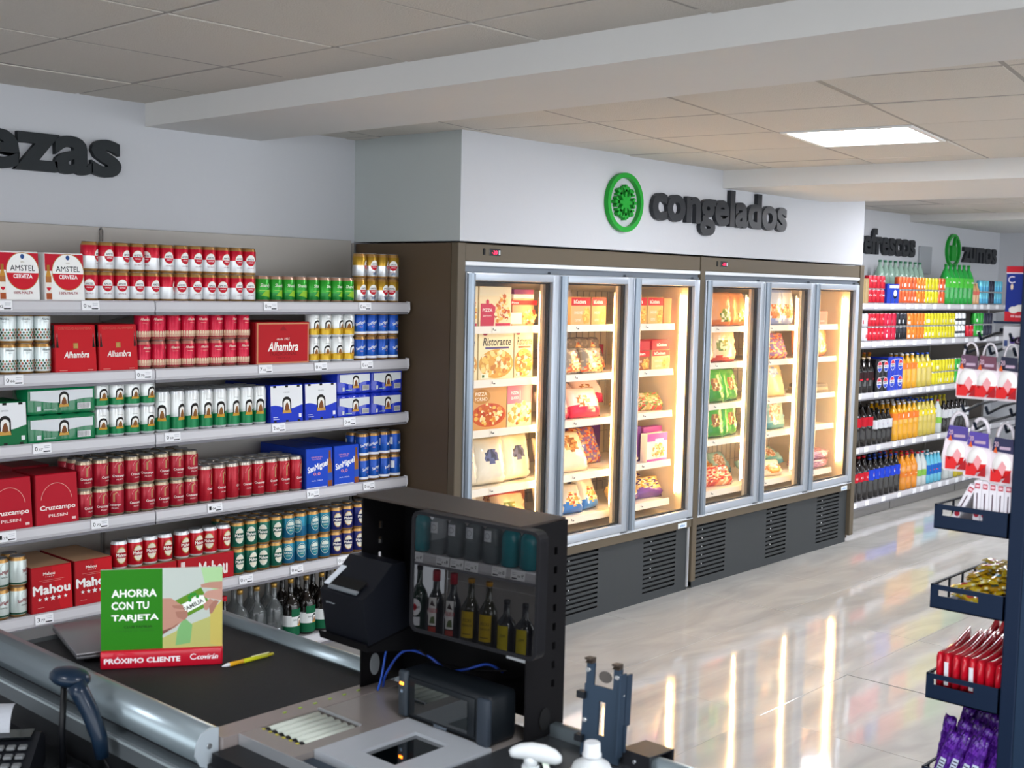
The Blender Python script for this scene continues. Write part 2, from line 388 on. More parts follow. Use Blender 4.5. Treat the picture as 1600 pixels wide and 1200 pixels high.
def p_amstel(sub='f4f4f2', top='c01a2e'):
    p = PR(); p.ell(0, .062, .0215, .0245, 'd8c8a0'); p.ell(0, .062, .0203, .0233, 'f7f7f5'); p.ell(0, .062, .0203, .0233, 'c8102e', 16, pi*1.02, pi*1.98)
    p.text('AMSTEL', 0, .0675, .031, .0085, '1a1d2c', .02); p.text('CERVEZA', 0, .0535, .024, .005, 'ffffff', .02); p.text('100% MALTA', 0, .030, .03, .005, '8b2430', 0)
    x = .07; p.rect(x, x+.018, .028, .07, 'e9e9e6')
    for k in range(6): p.rect(x+.002+.0027*k, x+.0036+.0027*k, .03, .066, '222222')
    return p
W_ = cm('e4e7ea')
CAN = {}
CAN['amstel'] = can_t(.1145, [(.54, W_), (1, cm('c41230'))], GOLDRIM, p_amstel())
pg = p_amstel(); pg.text('oro', 0, .022, .02, .012, '2f5d8c', .02, .3)
CAN['gold'] = can_t(.1145, [(.54, mat('d4d8dc', .25, .6)), (1, mat('b08a2e', .28, .6))], GOLDRIM, pg)
p = PR(); p.text('Shandy', 0, .072, .05, .020, 'dbe8cf', .03, .15); p.poly([(-.02, .03), (.03, .02), (.04, .055), (.0, .05)], '8fbf2f'); p.rect(-.028, .028, .050, .053, '9fd05c')
CAN['green'] = can_t(.1145, [(.35, cm('0f7a2c')), (1, cm('2c9a2b'))], mat('c9a08c', .3, .7), p)
p = PR(); p.text('Alhambra', 0, .092, .034, .008, '3b4a4f', .01, .2); p.text('lager', 0, .081, .015, .004, '7c8a8c', 0)
for i in range(18):
    for j in range(4):
        x = -.1+.0115*i+(.0055 if j % 2 else 0); p.poly([(x-.0042, .022+.0098*j), (x, .0165+.0098*j), (x+.0042, .022+.0098*j), (x, .0275+.0098*j)], ('3d7f58', '8a6a34', '2f4b45', 'b5533a')[(i*3+j*5) % 4])
CAN['alhw'] = can_t(.1145, [(1, cm('dfe8e8'))], GOLDRIM, p)
p = PR(); p.text('Alhambra', 0, .088, .040, .011, 'f0d9c8', .02, .2); p.rect(-.012, .012, .072, .0735, 'e6b7a2')
for k in range(20): x = -.1+.0105*k; p.rect(x, x+.0085, .016, .036, 'ead2b4'); p.ell(x+.0042, .036, .0042, .005, 'ead2b4', 12); p.rect(x+.002, x+.0065, .014, .027, 'b9685a')
CAN['alhr'] = can_t(.1145, [(.06, cm('9c1030')), (1, cm('c4143a'))], mat('b9776a', .35, .6), p)
def p_arch(c, h=.1145):
    p = PR(); k = h/.1145; wave(p, -.106, .106, .0125, .046*k, .007, c, 30); arch(p, 0, .056*k, .036, .046*k); p.text('Premium', 0, .088*k, .022, .004, '555d60', 0)
    for q in (-.07,): p.rect(q-.006, q+.008, .02, .036, 'f2f2f2'); [p.rect(q-.005+.003*i, q-.0035+.003*i, .022, .034, '222222') for i in range(4)]
    return p
WH = cm('e2e5e4')
CAN['yel'] = can_t(.1145, [(1, WH)], SILV, p_arch(cm('c9a21a')))
CAN['grn'] = can_t(.1145, [(1, WH)], SILV, p_arch(cm('0e7a48')))
CAN['tallgrn'] = can_t(.168, [(1, WH)], SILV, p_arch(cm('0e7a48'), .168))
def p_sm(c='f2f4f8', small='0,0', ink='f2f4f8'):
    p = PR(); p.text('SanMiguel', .001, .062, .052, .019, ink, .03, .25, .30); p.text(small, .004, .046, .014, .008, 'd6a0a8', .02); p.rect(-.106, .106, .0125, .0235, c); p.rect(-.075, -.055, .05, .085, 'e8ecf2')
    return p
CAN['blue'] = can_t(.1145, [(.5, cm('1558b8')), (1, cm('1a4fae'))], GOLDRIM, p_sm())
p = PR(); p.text('SanMiguel', .002, .064, .056, .018, '8c1f2c', .03, .2, .18); p.text('ESPECIAL', .004, .046, .03, .005, '4b5654', .02); p.rect(-.106, .106, .0125, .019, '1f4a38'); p.ring(.005, .083, .016, .016, .0012, 'a9b4b0')
CAN['smw'] = can_t(.1145, [(1, cm('d3dedb'))], GOLDRIM, p)
def p_cruz(h):
    p = PR(); k = h/.1145; p.ring(.002, .070*k, .019, .030*k, .0012, 'd9a0a0', 18, .1*pi, .9*pi); p.rect(-.003, .004, .056*k, .090*k, 'b98a62'); p.poly([(.004, .085*k), (.014, .096*k), (.012, .098*k), (.002, .09*k)], 'c9a06c')
    p.text('Cruzcampo', .002, .044*k, .052, .0145, 'f5e9e4', .025); p.text('PILSEN', .004, .031*k, .026, .0055, 'e9c9c4', .02); return p
CAN['cruz'] = can_t(.1145, [(1, cm('a5172c'))], mat('b7a78e', .3, .7), p_cruz(.1145))
CAN['cruzt'] = can_t(.158, [(1, cm('ad1528'))], mat('c0b8ac', .3, .7), p_cruz(.158), .0330)
def p_mahou(e, ink='f6f2ea', sub=None):
    p = PR(); p.ell(0, .058, .0215, .034, e); p.ell(0, .058, .019, .030, 'e8e2cf'); p.rect(-.0235, .0235, .047, .070, sub or '8e1122')
    p.text('Mahou', 0, .0595, .043, .015, ink, .035); [p.star(-.014+.007*i, .0485, .0026, ink) for i in range(5)]; return p
CAN['mred'] = can_t(.1145, [(1, cm('b90f22'))], SILV, p_mahou('c2a35c', sub='a30f20'))
CAN['mgrn'] = can_t(.1145, [(1, cm('0f5e4b'))], GOLDRIM, p_mahou('d6e3d8', sub='0f5345'))
p = PR(); p.ell(0, .06, .023, .033, 'd9e2d2'); p.ell(0, .06, .0212, .031, '2a7f93'); p.ell(0, .068, .017, .018, 'dde6da', 18, 0, pi); p.text('RADLER', 0, .058, .034, .010, 'eef2e8', .03); p.text('LIMON', 0, .045, .018, .006, 'd4e6b0', .02)
CAN['teal'] = can_t(.1145, [(.5, cm('0f5f86')), (1, cm('1b7a94'))], GOLDRIM, p)
p = p_mahou('d0a86a', sub='171a52'); p.text('0,0', .003, .034, .022, .012, 'f2efe6', .03)
CAN['navy'] = can_t(.1145, [(1, cm('1a2168'))], GOLDRIM, p)
DESC = dict(amstel='white and red beer can with a round badge', gold='gold and silver beer can with a round badge', green='bright green shandy can', alhw='pale beer can with a mosaic pattern', alhr='crimson beer can with a cream arcade band',
    yel='white and mustard beer can with an arched emblem', grn='short white and green beer can with an arched emblem', tallgrn='tall white and green beer can with an arched emblem', blue='blue beer can with slanted white lettering', smw='pale celadon beer can with dark red lettering',
    cruz='short dark red beer can with cream lettering', cruzt='tall dark red beer can with cream lettering', mred='bright red beer can with a gold oval', mgrn='dark green beer can with a pale oval', teal='teal beer can with a pale ring', navy='navy blue beer can with a gold oval')
SN = ('top', 'second', 'third', 'fourth', 'fifth')
rc = random.Random(11)
def cans(kind, shelf, x0, n, tiers=2, rows=1, pitch=None, z=None, x1=None, y=None, lay=None, rot=None):
    t = CAN[kind]; P = (x1-x0)/n if x1 else .0688; zz = SZ[shelf] if z is None else z; hh = .1157 if kind not in ('tallgrn', 'cruzt') else .17
    for r_ in range(rows):
        for q in range(tiers):
            for i in range(n):
                lab = DESC[kind]
                if tiers > 1: lab += (', lower layer' if q == 0 else ', upper layer')
                if rows > 1: lab += (', front row' if r_ == 0 else ', rear rows')
                lab += ', '+(lay or '%s shelf' % SN[shelf])
                a = rc.gauss(0, .22) if rc.random() < .82 else rc.uniform(-1.2, 1.2)
                t.put((x0+P*(i+.5), (YF+.048 if y is None else y)+.0685*r_+rc.uniform(-.001, .001), zz+.0003+hh*q), lab, DESC[kind].replace('beer can', 'beer cans')+' on the %s shelf' % SN[shelf], a)
cans('amstel', 0, 2.352, 12, 2, 1, x1=3.160); cans('green', 0, 3.165, 8, 1, 1, x1=3.715); cans('gold', 0, 3.722, 4, 2, 1, x1=3.998)
cans('alhw', 1, 1.955, 4, 2, 1, x1=2.222); cans('alhr', 1, 2.580, 8, 2, 1, x1=3.130); cans('yel', 1, 3.444, 4, 2, 1, x1=3.722); cans('blue', 1, 3.726, 4, 2, 1, x1=4.0)
cans('grn', 2, 2.393, 4, 2, 1, x1=2.667); cans('tallgrn', 2, 2.668, 8, 1, 3, x1=3.218)
cans('cruz', 3, 2.322, 8, 2, 3, x1=2.870); cans('cruzt', 3, 2.872, 8, 1, 3, x1=3.418); cans('blue', 3, 3.750, 4, 2, 2, x1=4.024)
cans('smw', 4, 1.982, 2, 2, 2, x1=2.119); cans('mgrn', 4, 3.038, 4, 2, 3, x1=3.311); cans('teal', 4, 3.312, 4, 2, 2, x1=3.588); cans('navy', 4, 3.589, 4, 2, 2, x1=3.864)

# ---- cartons
def carton(x0, x1, z, h, d, face, label, pr, side=None, taper=0., cut=False, topc=None, y=None, grp=None):
    w = x1-x0; k = taper
    o = MB()
    v = [(-w/2, 0, 0), (w/2, 0, 0), (w/2, d, 0), (-w/2, d, 0), (-w/2+k*.25, k, h), (w/2-k*.25, k, h), (w/2-k*.25, d-k, h), (-w/2+k*.25, d-k, h)]
    bm = bmesh.new(); bv = [bm.verts.new(q) for q in v]
    for f in ((0, 1, 5, 4), (1, 2, 6, 5), (2, 3, 7, 6), (3, 0, 4, 7), (4, 5, 6, 7), (3, 2, 1, 0)): bm.faces.new([bv[i] for i in f])
    bmesh.ops.bevel(bm, geom=bm.edges[:], offset=.003, segments=1, affect='EDGES'); bm.normal_update(); bm.verts.index_update()
    for f in bm.faces:
        n_ = f.normal; o.add([q.co[:] for q in f.verts], [list(range(len(f.verts)))], 2 if n_.z > .8 else (1 if abs(n_.x) > .7 else 0))
    bm.free()
    m = [pm(face), pm(side or face), pm(topc or face)]
    ob = o.build('beer_carton', m, None, ((x0+x1)/2, YF+.012 if y is None else y, z+.0004)); tag(ob, label, 'beer carton', grp)
    if pr:
        ang = math.atan2(k, h)
        pr.build('label_print', lambda a, b, zz: (a, b*math.tan(ang)-zz-.0002, b), ob)
    if cut:
        c = MB()
        for s in (-1, 1):
            c.tube([(s*(w/2-.012), .014+k*.55, h*.52), (s*(w/2-.012), .014+k*.8, h*.80), (s*(w/2-.012), .014+k, h*.99)], [.0165, .0145, .0135], 8)
        c.build('bottle_neck', mat('160f0c', .15, coat=.6), ob)
    return ob
def pr_amstel_box(w, h):
    p = PR(); p.rect(-w/2+.004, w/2-.004, h*.62, h-.005, 'c0142c'); p.ell(.014, h*.60, w*.40, h*.385, 'b78f4e', 32); p.ell(.014, h*.60, w*.385, h*.37, 'f6f6f4', 32); p.ell(.014, h*.60, w*.385, h*.37, 'cc1228', 24, pi*1.03, pi*1.97)
    p.text('AMSTEL', .014, h*.665, w*.60, h*.115, '191c2a', .01); p.text('CERVEZA', .014, h*.50, w*.46, h*.085, 'ffffff', .025); p.text('1870', .014, h*.785, .014, .006, '9b8a66', 0); p.ell(.014, h*.90, .0075, .009, '2a4f8c'); p.text('100% MALTA', .014, h*.165, w*.46, h*.055, '9c2434', .01)
    x = -w*.40
    p.rect(x-.011, x+.011, .006, h*.16, 'a9532a'); p.rect(x-.0115, x+.0115, h*.16, h*.38, 'ece6dd'); p.rect(x-.011, x+.011, h*.38, h*.50, 'b4703a'); p.poly([(x-.011, h*.50), (x+.011, h*.50), (x+.0055, h*.62), (x-.0055, h*.62)], 'c79037'); p.rect(x-.0055, x+.0055, h*.62, h*.74, 'a8742c'); p.ell(x, h*.28, .0085, .012, 'c8102e', 16, pi, 2*pi)
    return p
for x0, x1, lb in ((2.012, 2.170, 'white and red beer carton with a round badge at the end of the top shelf'), (2.188, 2.350, 'white and red beer carton with a round badge touching the badge cans')):
    carton(x0, x1, SZ[0], .182, .20, 'f0f0ee', lb, pr_amstel_box(x1-x0, .182), side='e6e4e2', taper=.012, topc='b9142a')
def pr_alh(w, h):
    p = PR(); p.text('CERVEZAS ALHAMBRA', 0, h*.925, w*.80, h*.055, 'c45a4a', .01); p.rect(-.010, .010, h*.50, h*.62, '9a6a34'); [p.rect(-.0085+.0045*i, -.0055+.0045*i, h*.51, h*.61, 'c8a45c') for i in range(4)]
    p.text('Alhambra', .002, h*.375, w*.60, h*.135, 'f4efe9', .02, .25); p.rect(-w*.4, -w*.22, h*.045, h*.06, 'e08a80'); p.rect(w*.26, w*.4, h*.045, h*.06, 'e08a80'); return p
for x0, x1, lb in ((2.226, 2.398, 'red bottle carton with white lettering beside the mosaic cans'), (2.406, 2.576, 'red bottle carton with white lettering beside the crimson cans')):
    carton(x0, x1, SZ[1], .184, .20, 'c3121f', lb, pr_alh(x1-x0, .184), side='b3111d', taper=.012, cut=True)
p = PR(); w, h = .292, .188
p.rect(-w/2+.004, w/2-.004, .004, h-.004, 'c58a62'); p.rect(-w/2+.012, w/2-.010, .010, h-.010, 'b3121c'); p.text('desde 1925', .0, h*.60, .07, .010, 'f0d9cf', .01, .2); p.text('Alhambra', 0, h*.42, .165, .042, 'f6f1ec', .025, .25); p.text('TRADICIONAL', 0, h*.25, .15, .016, '7e0c14', .01); p.text('CERVEZA', 0, h*.15, .08, .008, '7e0c14', .01); p.poly([(-.02, h*.80), (.02, h*.80), (0, h*.92)], '97101a')
carton(3.143, 3.436, SZ[1], h, .28, 'b3121c', 'large red beer box with a tan border between crimson and mustard cans', p, side='8f0f18', topc='8f0f18')
def pr_arch_box(w, h, c, neck=True):
    p = PR(); p.rect(-w/2+.003, w/2-.003, h*.3, h-.004, 'e9ebee'); wave(p, -w/2+.003, w/2-.003, .004, h*.42, h*.05, c, 20, 2.2); arch(p, 0, h*.47, w*.27, h*.44, '7c4a26', 'c99a4a'); p.text('CERVEZA', 0, h*.80, w*.18, .005, '6a7076', 0)
    if neck:
        for x in (-.36, 0, .36): p.rect(w*x-.008, w*x+.008, h-.012, h-.003, '14120f'); p.rect(w*x-.007, w*x+.007, .004, .012, '14120f')
    p.rect(w*.36, w*.44, h*.12, h*.22, 'e8e8ea'); p.rect(-w*.42, -w*.28, h*.15, h*.165, 'dfe5ea'); p.rect(-w*.42, -w*.24, h*.10, h*.112, 'dfe5ea'); return p
carton(1.945, 2.114, SZ[2], .164, .2, '0d6a3d', 'green and white bottle carton with an arched emblem on the third shelf', pr_arch_box(.169, .164, '0d6a3d'), taper=.008)
for x0, x1, lb in ((3.224, 3.405, 'royal blue and white bottle carton beside the tall green cans'), (3.416, 3.602, 'royal blue and white bottle carton beside the blue multipacks')):
    carton(x0, x1, SZ[2], .170, .36, '1d39c0', lb, pr_arch_box(x1-x0, .170, '1d39c0'), side='1a2f9c', topc='1a2468', taper=.008)
def multipack(x0, x1, z, h, c, label, n, emb=True):
    """film-wrapped cans: the film bulges over each can"""
    w = x1-x0; mb = MB(); nx = n*8; ny = 8; v = []; f = []
    P = []
    for i in range(nx+1):
        a = i/nx; P.append((-w/2+w*a, .006*(1-abs(sin(pi*n*a)))))
    ring = [(0, 0), (.0, .1), (0, .8), (.004, .93), (.016, 1)]
    for (yo, zf) in ring:
        for x, b in P: v.append((x, b*(1-.5*(zf > .9))+yo, zf*h-(b*.8 if zf > .95 else 0)))
    for (yo, zf) in reversed(ring):
        for x, b in P: v.append((x, .13-b-yo, zf*h-(b*.8 if zf > .95 else 0)))
    nr = 2*len(ring)
    for j in range(nr-1):
        for i in range(nx): f.append((j*(nx+1)+i, j*(nx+1)+i+1, (j+1)*(nx+1)+i+1, (j+1)*(nx+1)+i))
    f.append([j*(nx+1) for j in range(nr)]); f.append([j*(nx+1)+nx for j in range(nr)][::-1])
    for i in range(nx): f.append((i, (nr-1)*(nx+1)+i, (nr-1)*(nx+1)+i+1, i+1))
    mb.add(v, f, 0, True); ob = mb.build('can_multipack', mat(c, .22, coat=.5), None, ((x0+x1)/2, YF+.014, z+.0004)); tag(ob, label, 'multipack', 'film wrapped beer multipacks')
    p = PR(); wave(p, -w/2+.008, w/2-.012, h*.82, h*.45, h*.06, 'd9dee2', 20, 1.2)
    if emb: arch(p, w*.02, h*.5, .04, h*.55, '7c4a26', 'c99a4a')
    x = w*.22; p.rect(x, x+w*.2, h*.12, h*.34, 'e4e6e8'); [p.rect(x+.003+w*.18*k/9, x+.005+w*.18*k/9, h*.14, h*.32, '222222') for k in range(9)]
    p.rect(-w*.38, -w*.32, h*.12, h*.28, 'd4dade'); p.rect(-w*.28, -w*.1, h*.14, h*.17, 'a9c9b8')
    p.build('label_print', front(-.0008), ob)
multipack(2.118, 2.390, SZ[2], .108, '0b7446', 'green film wrapped can multipack standing on the third shelf', 4); multipack(2.118, 2.390, SZ[2]+.1095, .108, '0b7446', 'green film wrapped can multipack stacked on another', 4)
for x0, x1, w_ in ((3.608, 3.812, 'nearer the blue cartons'), (3.817, 4.012, 'nearer the freezer side')):
    multipack(x0, x1, SZ[2], .110, '1c36bd', 'blue and white lower multipack '+w_, 3); multipack(x0, x1, SZ[2]+.1115, .110, '1c36bd', 'blue and white upper multipack '+w_, 3)
def pr_cruz(w, h):
    p = PR(); p.ring(-.002, h*.46, w*.36, h*.36, .0015, 'e9b9b0', 22, .04*pi, .96*pi)
    p.text('Cruzcampo', .002, h*.33, w*.82, h*.125, 'f4e6e2', .03); p.text('PILSEN', .002, h*.185, w*.44, h*.06, 'eccac8', .03); p.rect(w*.33, w*.42, h*.07, h*.12, 'e9c9c8'); return p
for x0, x1, lb in ((1.958, 2.132, 'crimson bottle carton with cream lettering on the fourth shelf edge'), (2.143, 2.318, 'crimson bottle carton with cream lettering beside the short red cans')):
    carton(x0, x1, SZ[3], .196, .2, 'b40f26', lb, pr_cruz(x1-x0, .196), side='96101f', topc='a01222', taper=.012)
carton(2.16, 2.31, SZ[3], .20, .16, '8c1220', 'dark red beer carton stored behind the crimson cartons', None, y=YF+.235)
def pr_smb(w, h):
    p = PR(); p.text('CERVEZA SIN', -w*.1, h*.78, w*.4, h*.035, 'd99aa8', .01); p.text('ALCOHOL', -w*.1, h*.73, w*.34, h*.035, 'd99aa8', .01); p.text('SanMiguel', -w*.06, h*.53, w*.80, h*.20, 'f4f6fa', .03, .25, .26); p.text('0,0', -w*.1, h*.36, w*.26, h*.09, 'd98f96', .02); p.text('ALC. CERO', -w*.1, h*.2, w*.4, h*.03, 'cdd4f0', .01); p.rect(-w/2+.004, w*.26, .004, h*.04, 'e6e9f2')
    x = w*.38; p.rect(x-.013, x+.013, .004, h*.17, '8a4a22'); p.rect(x-.013, x+.013, h*.17, h*.36, '2a54b8'); p.rect(x-.012, x+.012, h*.36, h*.58, 'a3682a'); p.poly([(x-.012, h*.58), (x+.012, h*.58), (x+.006, h*.74), (x-.006, h*.74)], '9a5f26'); p.rect(x-.006, x+.006, h*.74, h*.92, '7b4a20'); return p
for x0, x1, lb in ((3.424, 3.582, 'bright blue bottle carton with slanted lettering beside the tall red cans'), (3.588, 3.742, 'bright blue bottle carton with slanted lettering beside the blue cans')):
    carton(x0, x1, SZ[3], .186, .36, '1a48c4', lb, pr_smb(x1-x0, .186), side='16389c', topc='16389c', taper=.006)
def pr_mahou(w, h):
    p = PR(); p.poly([(0, h-.004), (w/2-.004, h-.004), (w/2-.004, .004), (w*.2, .004)], 'c40e1c'); p.text('Mahou', -w*.06, h*.84, w*.28, h*.07, 'f0e8e2', .03); [p.star(-w*.14+w*.045*i, h*.775, .0022, 'f0e8e2') for i in range(5)]
    p.rect(-w*.3, w*.3, h*.70, h*.705, 'd99a94'); p.rect(-w*.22, w*.22, h*.665, h*.67, 'd99a94'); p.text('Mahou', -.002, h*.50, w*.90, h*.21, 'f4f2f0', .04); [p.star(-w*.30+w*.155*i, h*.30, (.0085, .0095, .012, .0095, .0085)[i], 'f4f2f0') for i in range(5)]; p.rect(-w*.36, -w*.2, h*.12, h*.127, 'e0a09a'); return p
for x0, x1, lb in ((2.122, 2.290, 'red bottle carton with five stars beside the celadon cans'), (2.298, 2.462, 'red bottle carton with five stars behind the green sign')):
    carton(x0, x1, SZ[4], .178, .30, 'b00f1c', lb, pr_mahou(x1-x0, .178), side='8c0e18', topc='c09a78', taper=.008)
def pr_tray(w, h):
    p = PR(); p.text('Mahou', w*.12, h*.48, w*.52, h*.6, 'f0e6e2', .04); p.rect(-w*.45, -w*.38, h*.6, h*.9, 'e6cfcf'); return p
carton(2.468, 2.750, SZ[4], .114, .28, 'ae101e', 'red cardboard can carton behind the green sign', pr_tray(.282, .114), topc='a88468'); carton(2.756, 3.034, SZ[4], .114, .28, 'ae101e', 'red cardboard can carton beside the dark green cans', pr_tray(.278, .114), topc='a88468')
cans('mred', 4, 2.472, 4, 1, 1, x1=2.748, z=SZ[4]+.1148, lay='on the carton behind the sign'); cans('mred', 4, 2.760, 4, 1, 1, x1=3.034, z=SZ[4]+.1148, lay='on the carton beside dark green cans')

# ---- glass bottles on the lowest shelf
def bottle_t(name, cat, prof, body, cap, lab=None, pr=None, r=None, capprof=None, seg=18, fill=None):
    h = prof[-1][1]
    t = T(name, cat, MB().lathe(prof, seg).mesh(name, [body]))
    rr = prof[-1][0]
    t.part('cap', MB().lathe(capprof or [(rr+.002, h-.012), (rr+.002, h+.006), (rr, h+.008)], 14).mesh('cap', [cap]))
    if lab:
        for z0, z1, m in lab: t.part('label', MB().lathe([(r+.0006, z0), (r+.0006, z1)], seg, cap=False).mesh('label', [m]))
    if pr: t.part('label_print', pr.mesh('label_print', on_cyl(r+.001), .006))
    return t
def gprof(r, h, neck=.012, sh=.55, nk=.75): return [(r*.8, 0), (r, .008), (r, h*sh), (r*.93, h*(sh+.05)), (r*.6, h*(nk-.06)), (neck*1.15, h*nk), (neck, h*.93), (neck, h)]
CLEARG = mat('5c6264', .06, .0, 1.0, alpha=.55, coat=.6); DKG = mat('120e0b', .06, coat=.8); CAPG = mat('b58f4a', .35, .7)
p = PR(); p.rect(-.03, .03, .10, .135, '0f5c3c'); p.rect(-.032, .032, .055, .1, 'dfe2e2'); arch(p, .014, .076, .026, .042, '8a5a2a', 'c99a4a'); p.text('Sidra', -.012, .085, .02, .008, '2a4a3a', .02)
B_SID = bottle_t('cider_bottle', 'bottle', gprof(.0425, .262), DKG, CAPG, [(.012, .055, pm('0d5a3a')), (.055, .105, pm('dfe2e2'))], p, .0425)
p = PR(); p.rect(-.014, .014, .03, .066, 'e4e6e8'); [p.rect(-.01+.004*i, -.008+.004*i, .034, .06, '3a3a3a') for i in range(5)]
B_CLR = bottle_t('soda_bottle', 'bottle', gprof(.0425, .258), CLEARG, CAPG, None, p, .0425)
B_COL = bottle_t('cola_bottle', 'bottle', gprof(.036, .245), DKG, mat('c01426', .4))
for i, x in enumerate((3.100, 3.190, 3.284)):
    for r_ in (0, 1): B_CLR.put((x+.03*r_, YF+.062+.09*r_, SZ[5]+.0003), 'clear glass soda bottle on the bottom shelf, '+('front row' if r_ == 0 else 'second row'), 'clear glass bottles on the bottom shelf', rc.uniform(-.3, .3))
for i, x in enumerate((3.378, 3.468, 3.558, 3.65, 3.74)):
    for r_ in (0, 1): B_SID.put((x+.02*r_, YF+.062+.09*r_, SZ[5]+.0003), 'dark bottle with white and green label on the bottom shelf, '+('front row' if r_ == 0 else 'second row'), 'dark bottles with a green label on the bottom shelf', rc.uniform(-.2, .3))
for x in (2.93, 3.013): B_COL.put((x, YF+.058, SZ[5]+.0003), 'dark cola bottle with a red cap on the bottom shelf', 'cola bottles on the bottom shelf')

# ---- spirits farther along the wall (mirrored in the till screen)
p = PR(); p.ell(0, .13, .03, .04, 'e9e9ee'); p.ell(0, .13, .011, .016, 'c01a2a'); p.text('MARTINI', 0, .13, .046, .012, '16171b', .03); p.rect(-.026, .026, .045, .085, 'e2e4ea')
S1 = bottle_t('vermouth_bottle', 'bottle', gprof(.042, .31), mat('0d2a1c', .08, coat=.7), mat('1c1c1e', .4), None, p, .042)
p = PR(); p.rect(-.02, .02, .06, .19, 'e4e2e0'); p.poly([(.02, .14), (.034, .12), (.02, .10)], 'e4e2e0'); p.text('RUSKAYA', .002, .13, .05, .022, 'b01c2c', .03); p.poly([(-.015, .15), (.0, .18), (.012, .155)], '3a2a2c'); p.rect(-.02, .02, .03, .055, '9a3a30'); p.poly([(-.016, .07), (.012, .07), (.004, .1), (-.012, .105)], '5a6a42')
S2 = bottle_t('spirit_bottle', 'bottle', gprof(.038, .30, .014), mat('15181c', .08, coat=.7), mat('b02232', .4), None, p, .038, [(.018, .262), (.018, .308), (.015, .312)])
p = PR(); p.rect(-.032, .032, .04, .16, 'b79a12'); p.text('LICOR', 0, .12, .044, .016, '5a4708', .02); p.text('RUAVIEJA', 0, .095, .05, .014, '5a4708', .02); p.rect(-.02, .02, .055, .06, '6a560c')
S3 = bottle_t('liqueur_bottle', 'bottle', gprof(.042, .295, .014), mat('2a2a1c', .08, coat=.7), mat('c08a1c', .4), None, p, .042)
p = PR(); p.rect(-.026, .026, .02, .13, 'b3a312'); p.text('MIEL', 0, .085, .03, .014, '5a5208', .02)
S4 = bottle_t('flask_bottle', 'bottle', gprof(.044, .23, .013), mat('1e2024', .08, coat=.7), mat('2a2a2c', .4), None, p, .044)
p = PR(); p.rect(-.02, .02, .10, .15, 'dfe3ea'); p.ring(0, .125, .013, .013, .0015, '3a3f4c')
S5 = bottle_t('gin_bottle', 'bottle', gprof(.045, .24, .014), mat('6e787c', .06, alpha=.6, coat=.6), mat('cfd3d8', .3), None, p, .045)
S6 = bottle_t('blue_gin_bottle', 'bottle', gprof(.045, .24, .014), mat('1a8a96', .06, alpha=.75, coat=.6), mat('2a3f7c', .3), None, None)
for i, (t, lb) in enumerate(((S1, 'dark green vermouth bottle with a round white label'), (S2, 'dark spirit bottle with a white label and red cap'), (S2, 0), (S3, 'liqueur bottle with a large yellow label'), (S3, 0), (S4, 'squat bottle with a small yellow label'), (S4, 0), (S3, 0))):
    lb = {S1: 'dark green vermouth bottle with a round white label', S2: 'dark spirit bottle with a white label and red cap', S3: 'liqueur bottle with a large yellow label', S4: 'squat bottle with a small yellow label'}[t]
    t.put((-.54-.065, 3.715-.099*i, .2703), lb+' on the lowest spirits shelf', lb.split(' with')[0]+'s on the spirits shelf', pi/2-.2)
for i in range(8):
    t = (S6, S5, S5, S5, S5, S6, S6, S5)[i]
    t.put((-.54-.065, 3.71-.1*i, .6603), ('clear gin bottle' if t is S5 else 'blue tinted gin bottle')+' on the fourth spirits shelf', ('clear' if t is S5 else 'blue')+' gin bottles on the spirits shelf', pi/2)
for i, (x, s) in enumerate(((3.68, '9.25'), (3.53, '8.11'), (3.45, '9.15'), (3.37, '7.40'), (3.22, '8.22'), (3.12, '9.30'))): price_tag(x, .66, (s[0], s[2:]), 'white price tag below the %s gin bottle of the spirits unit' % ('first', 'second', 'third', 'fourth', 'fifth', 'sixth')[i], w=.074, h=.042, side=True)

# ================================================================ upright freezers
BRN = mat('5f5546', .45, noise=.03, nscale=3); BRND = mat('574838', .5, noise=.04, nscale=3)
ALUF = mat('b4bcc6', .32, .35); ALUH = mat('8f9aa6', .28, .5); CREAM = mat('e2d2b4', .6); SHW = mat('efe6d6', .45); GASK = mat('1c1a18', .6); KICK = mat('3b3e40', .5, noise=.03)
LEDM = mat((1.0, .66, .29), .5, em=LED); DGL = glass_mat(); FIN = mat('d8cdb8', .6)
def vent_panel(x0, x1, z0, z1, y, groups, parent):
    m = MB(); n = 13; pz = .0268; zs = .042
    def q(a, b, c, d): m.box(a, b, y, y+.003, c, d)
    q(x0, x1, z0, zs); q(x0, x1, zs+pz*n, z1)
    for k in range(n):
        a, b = zs+pz*k, zs+pz*(k+1); s0, s1 = a+.008, a+.019
        q(x0, x1, a, s0); q(x0, x1, s1, b); px = x0
        for g0, g1 in groups: q(px, g0, s0, s1); px = g1
        q(px, x1, s0, s1)
    o = m.build('vent_panel', KICK, parent, fix=False)
    MB().box(x0+.01, x1-.01, y+.02, y+.024, z0+.01, z1-.005).build('vent_backing', DARK, o)
    sc_ = MB()
    for g0, g1 in groups:
        for k in (3, 5, 7, 9, 11): sc_.cyl((0, 0, 0), .005, .004, 8, 0, Matrix.Translation((g0+(g1-g0)*.22, y+.001, zs+pz*k+.014)) @ Matrix.Rotation(R(90), 4, 'X'))
    sc_.build('rivet', mat('c9ccd0', .3, .8), o)
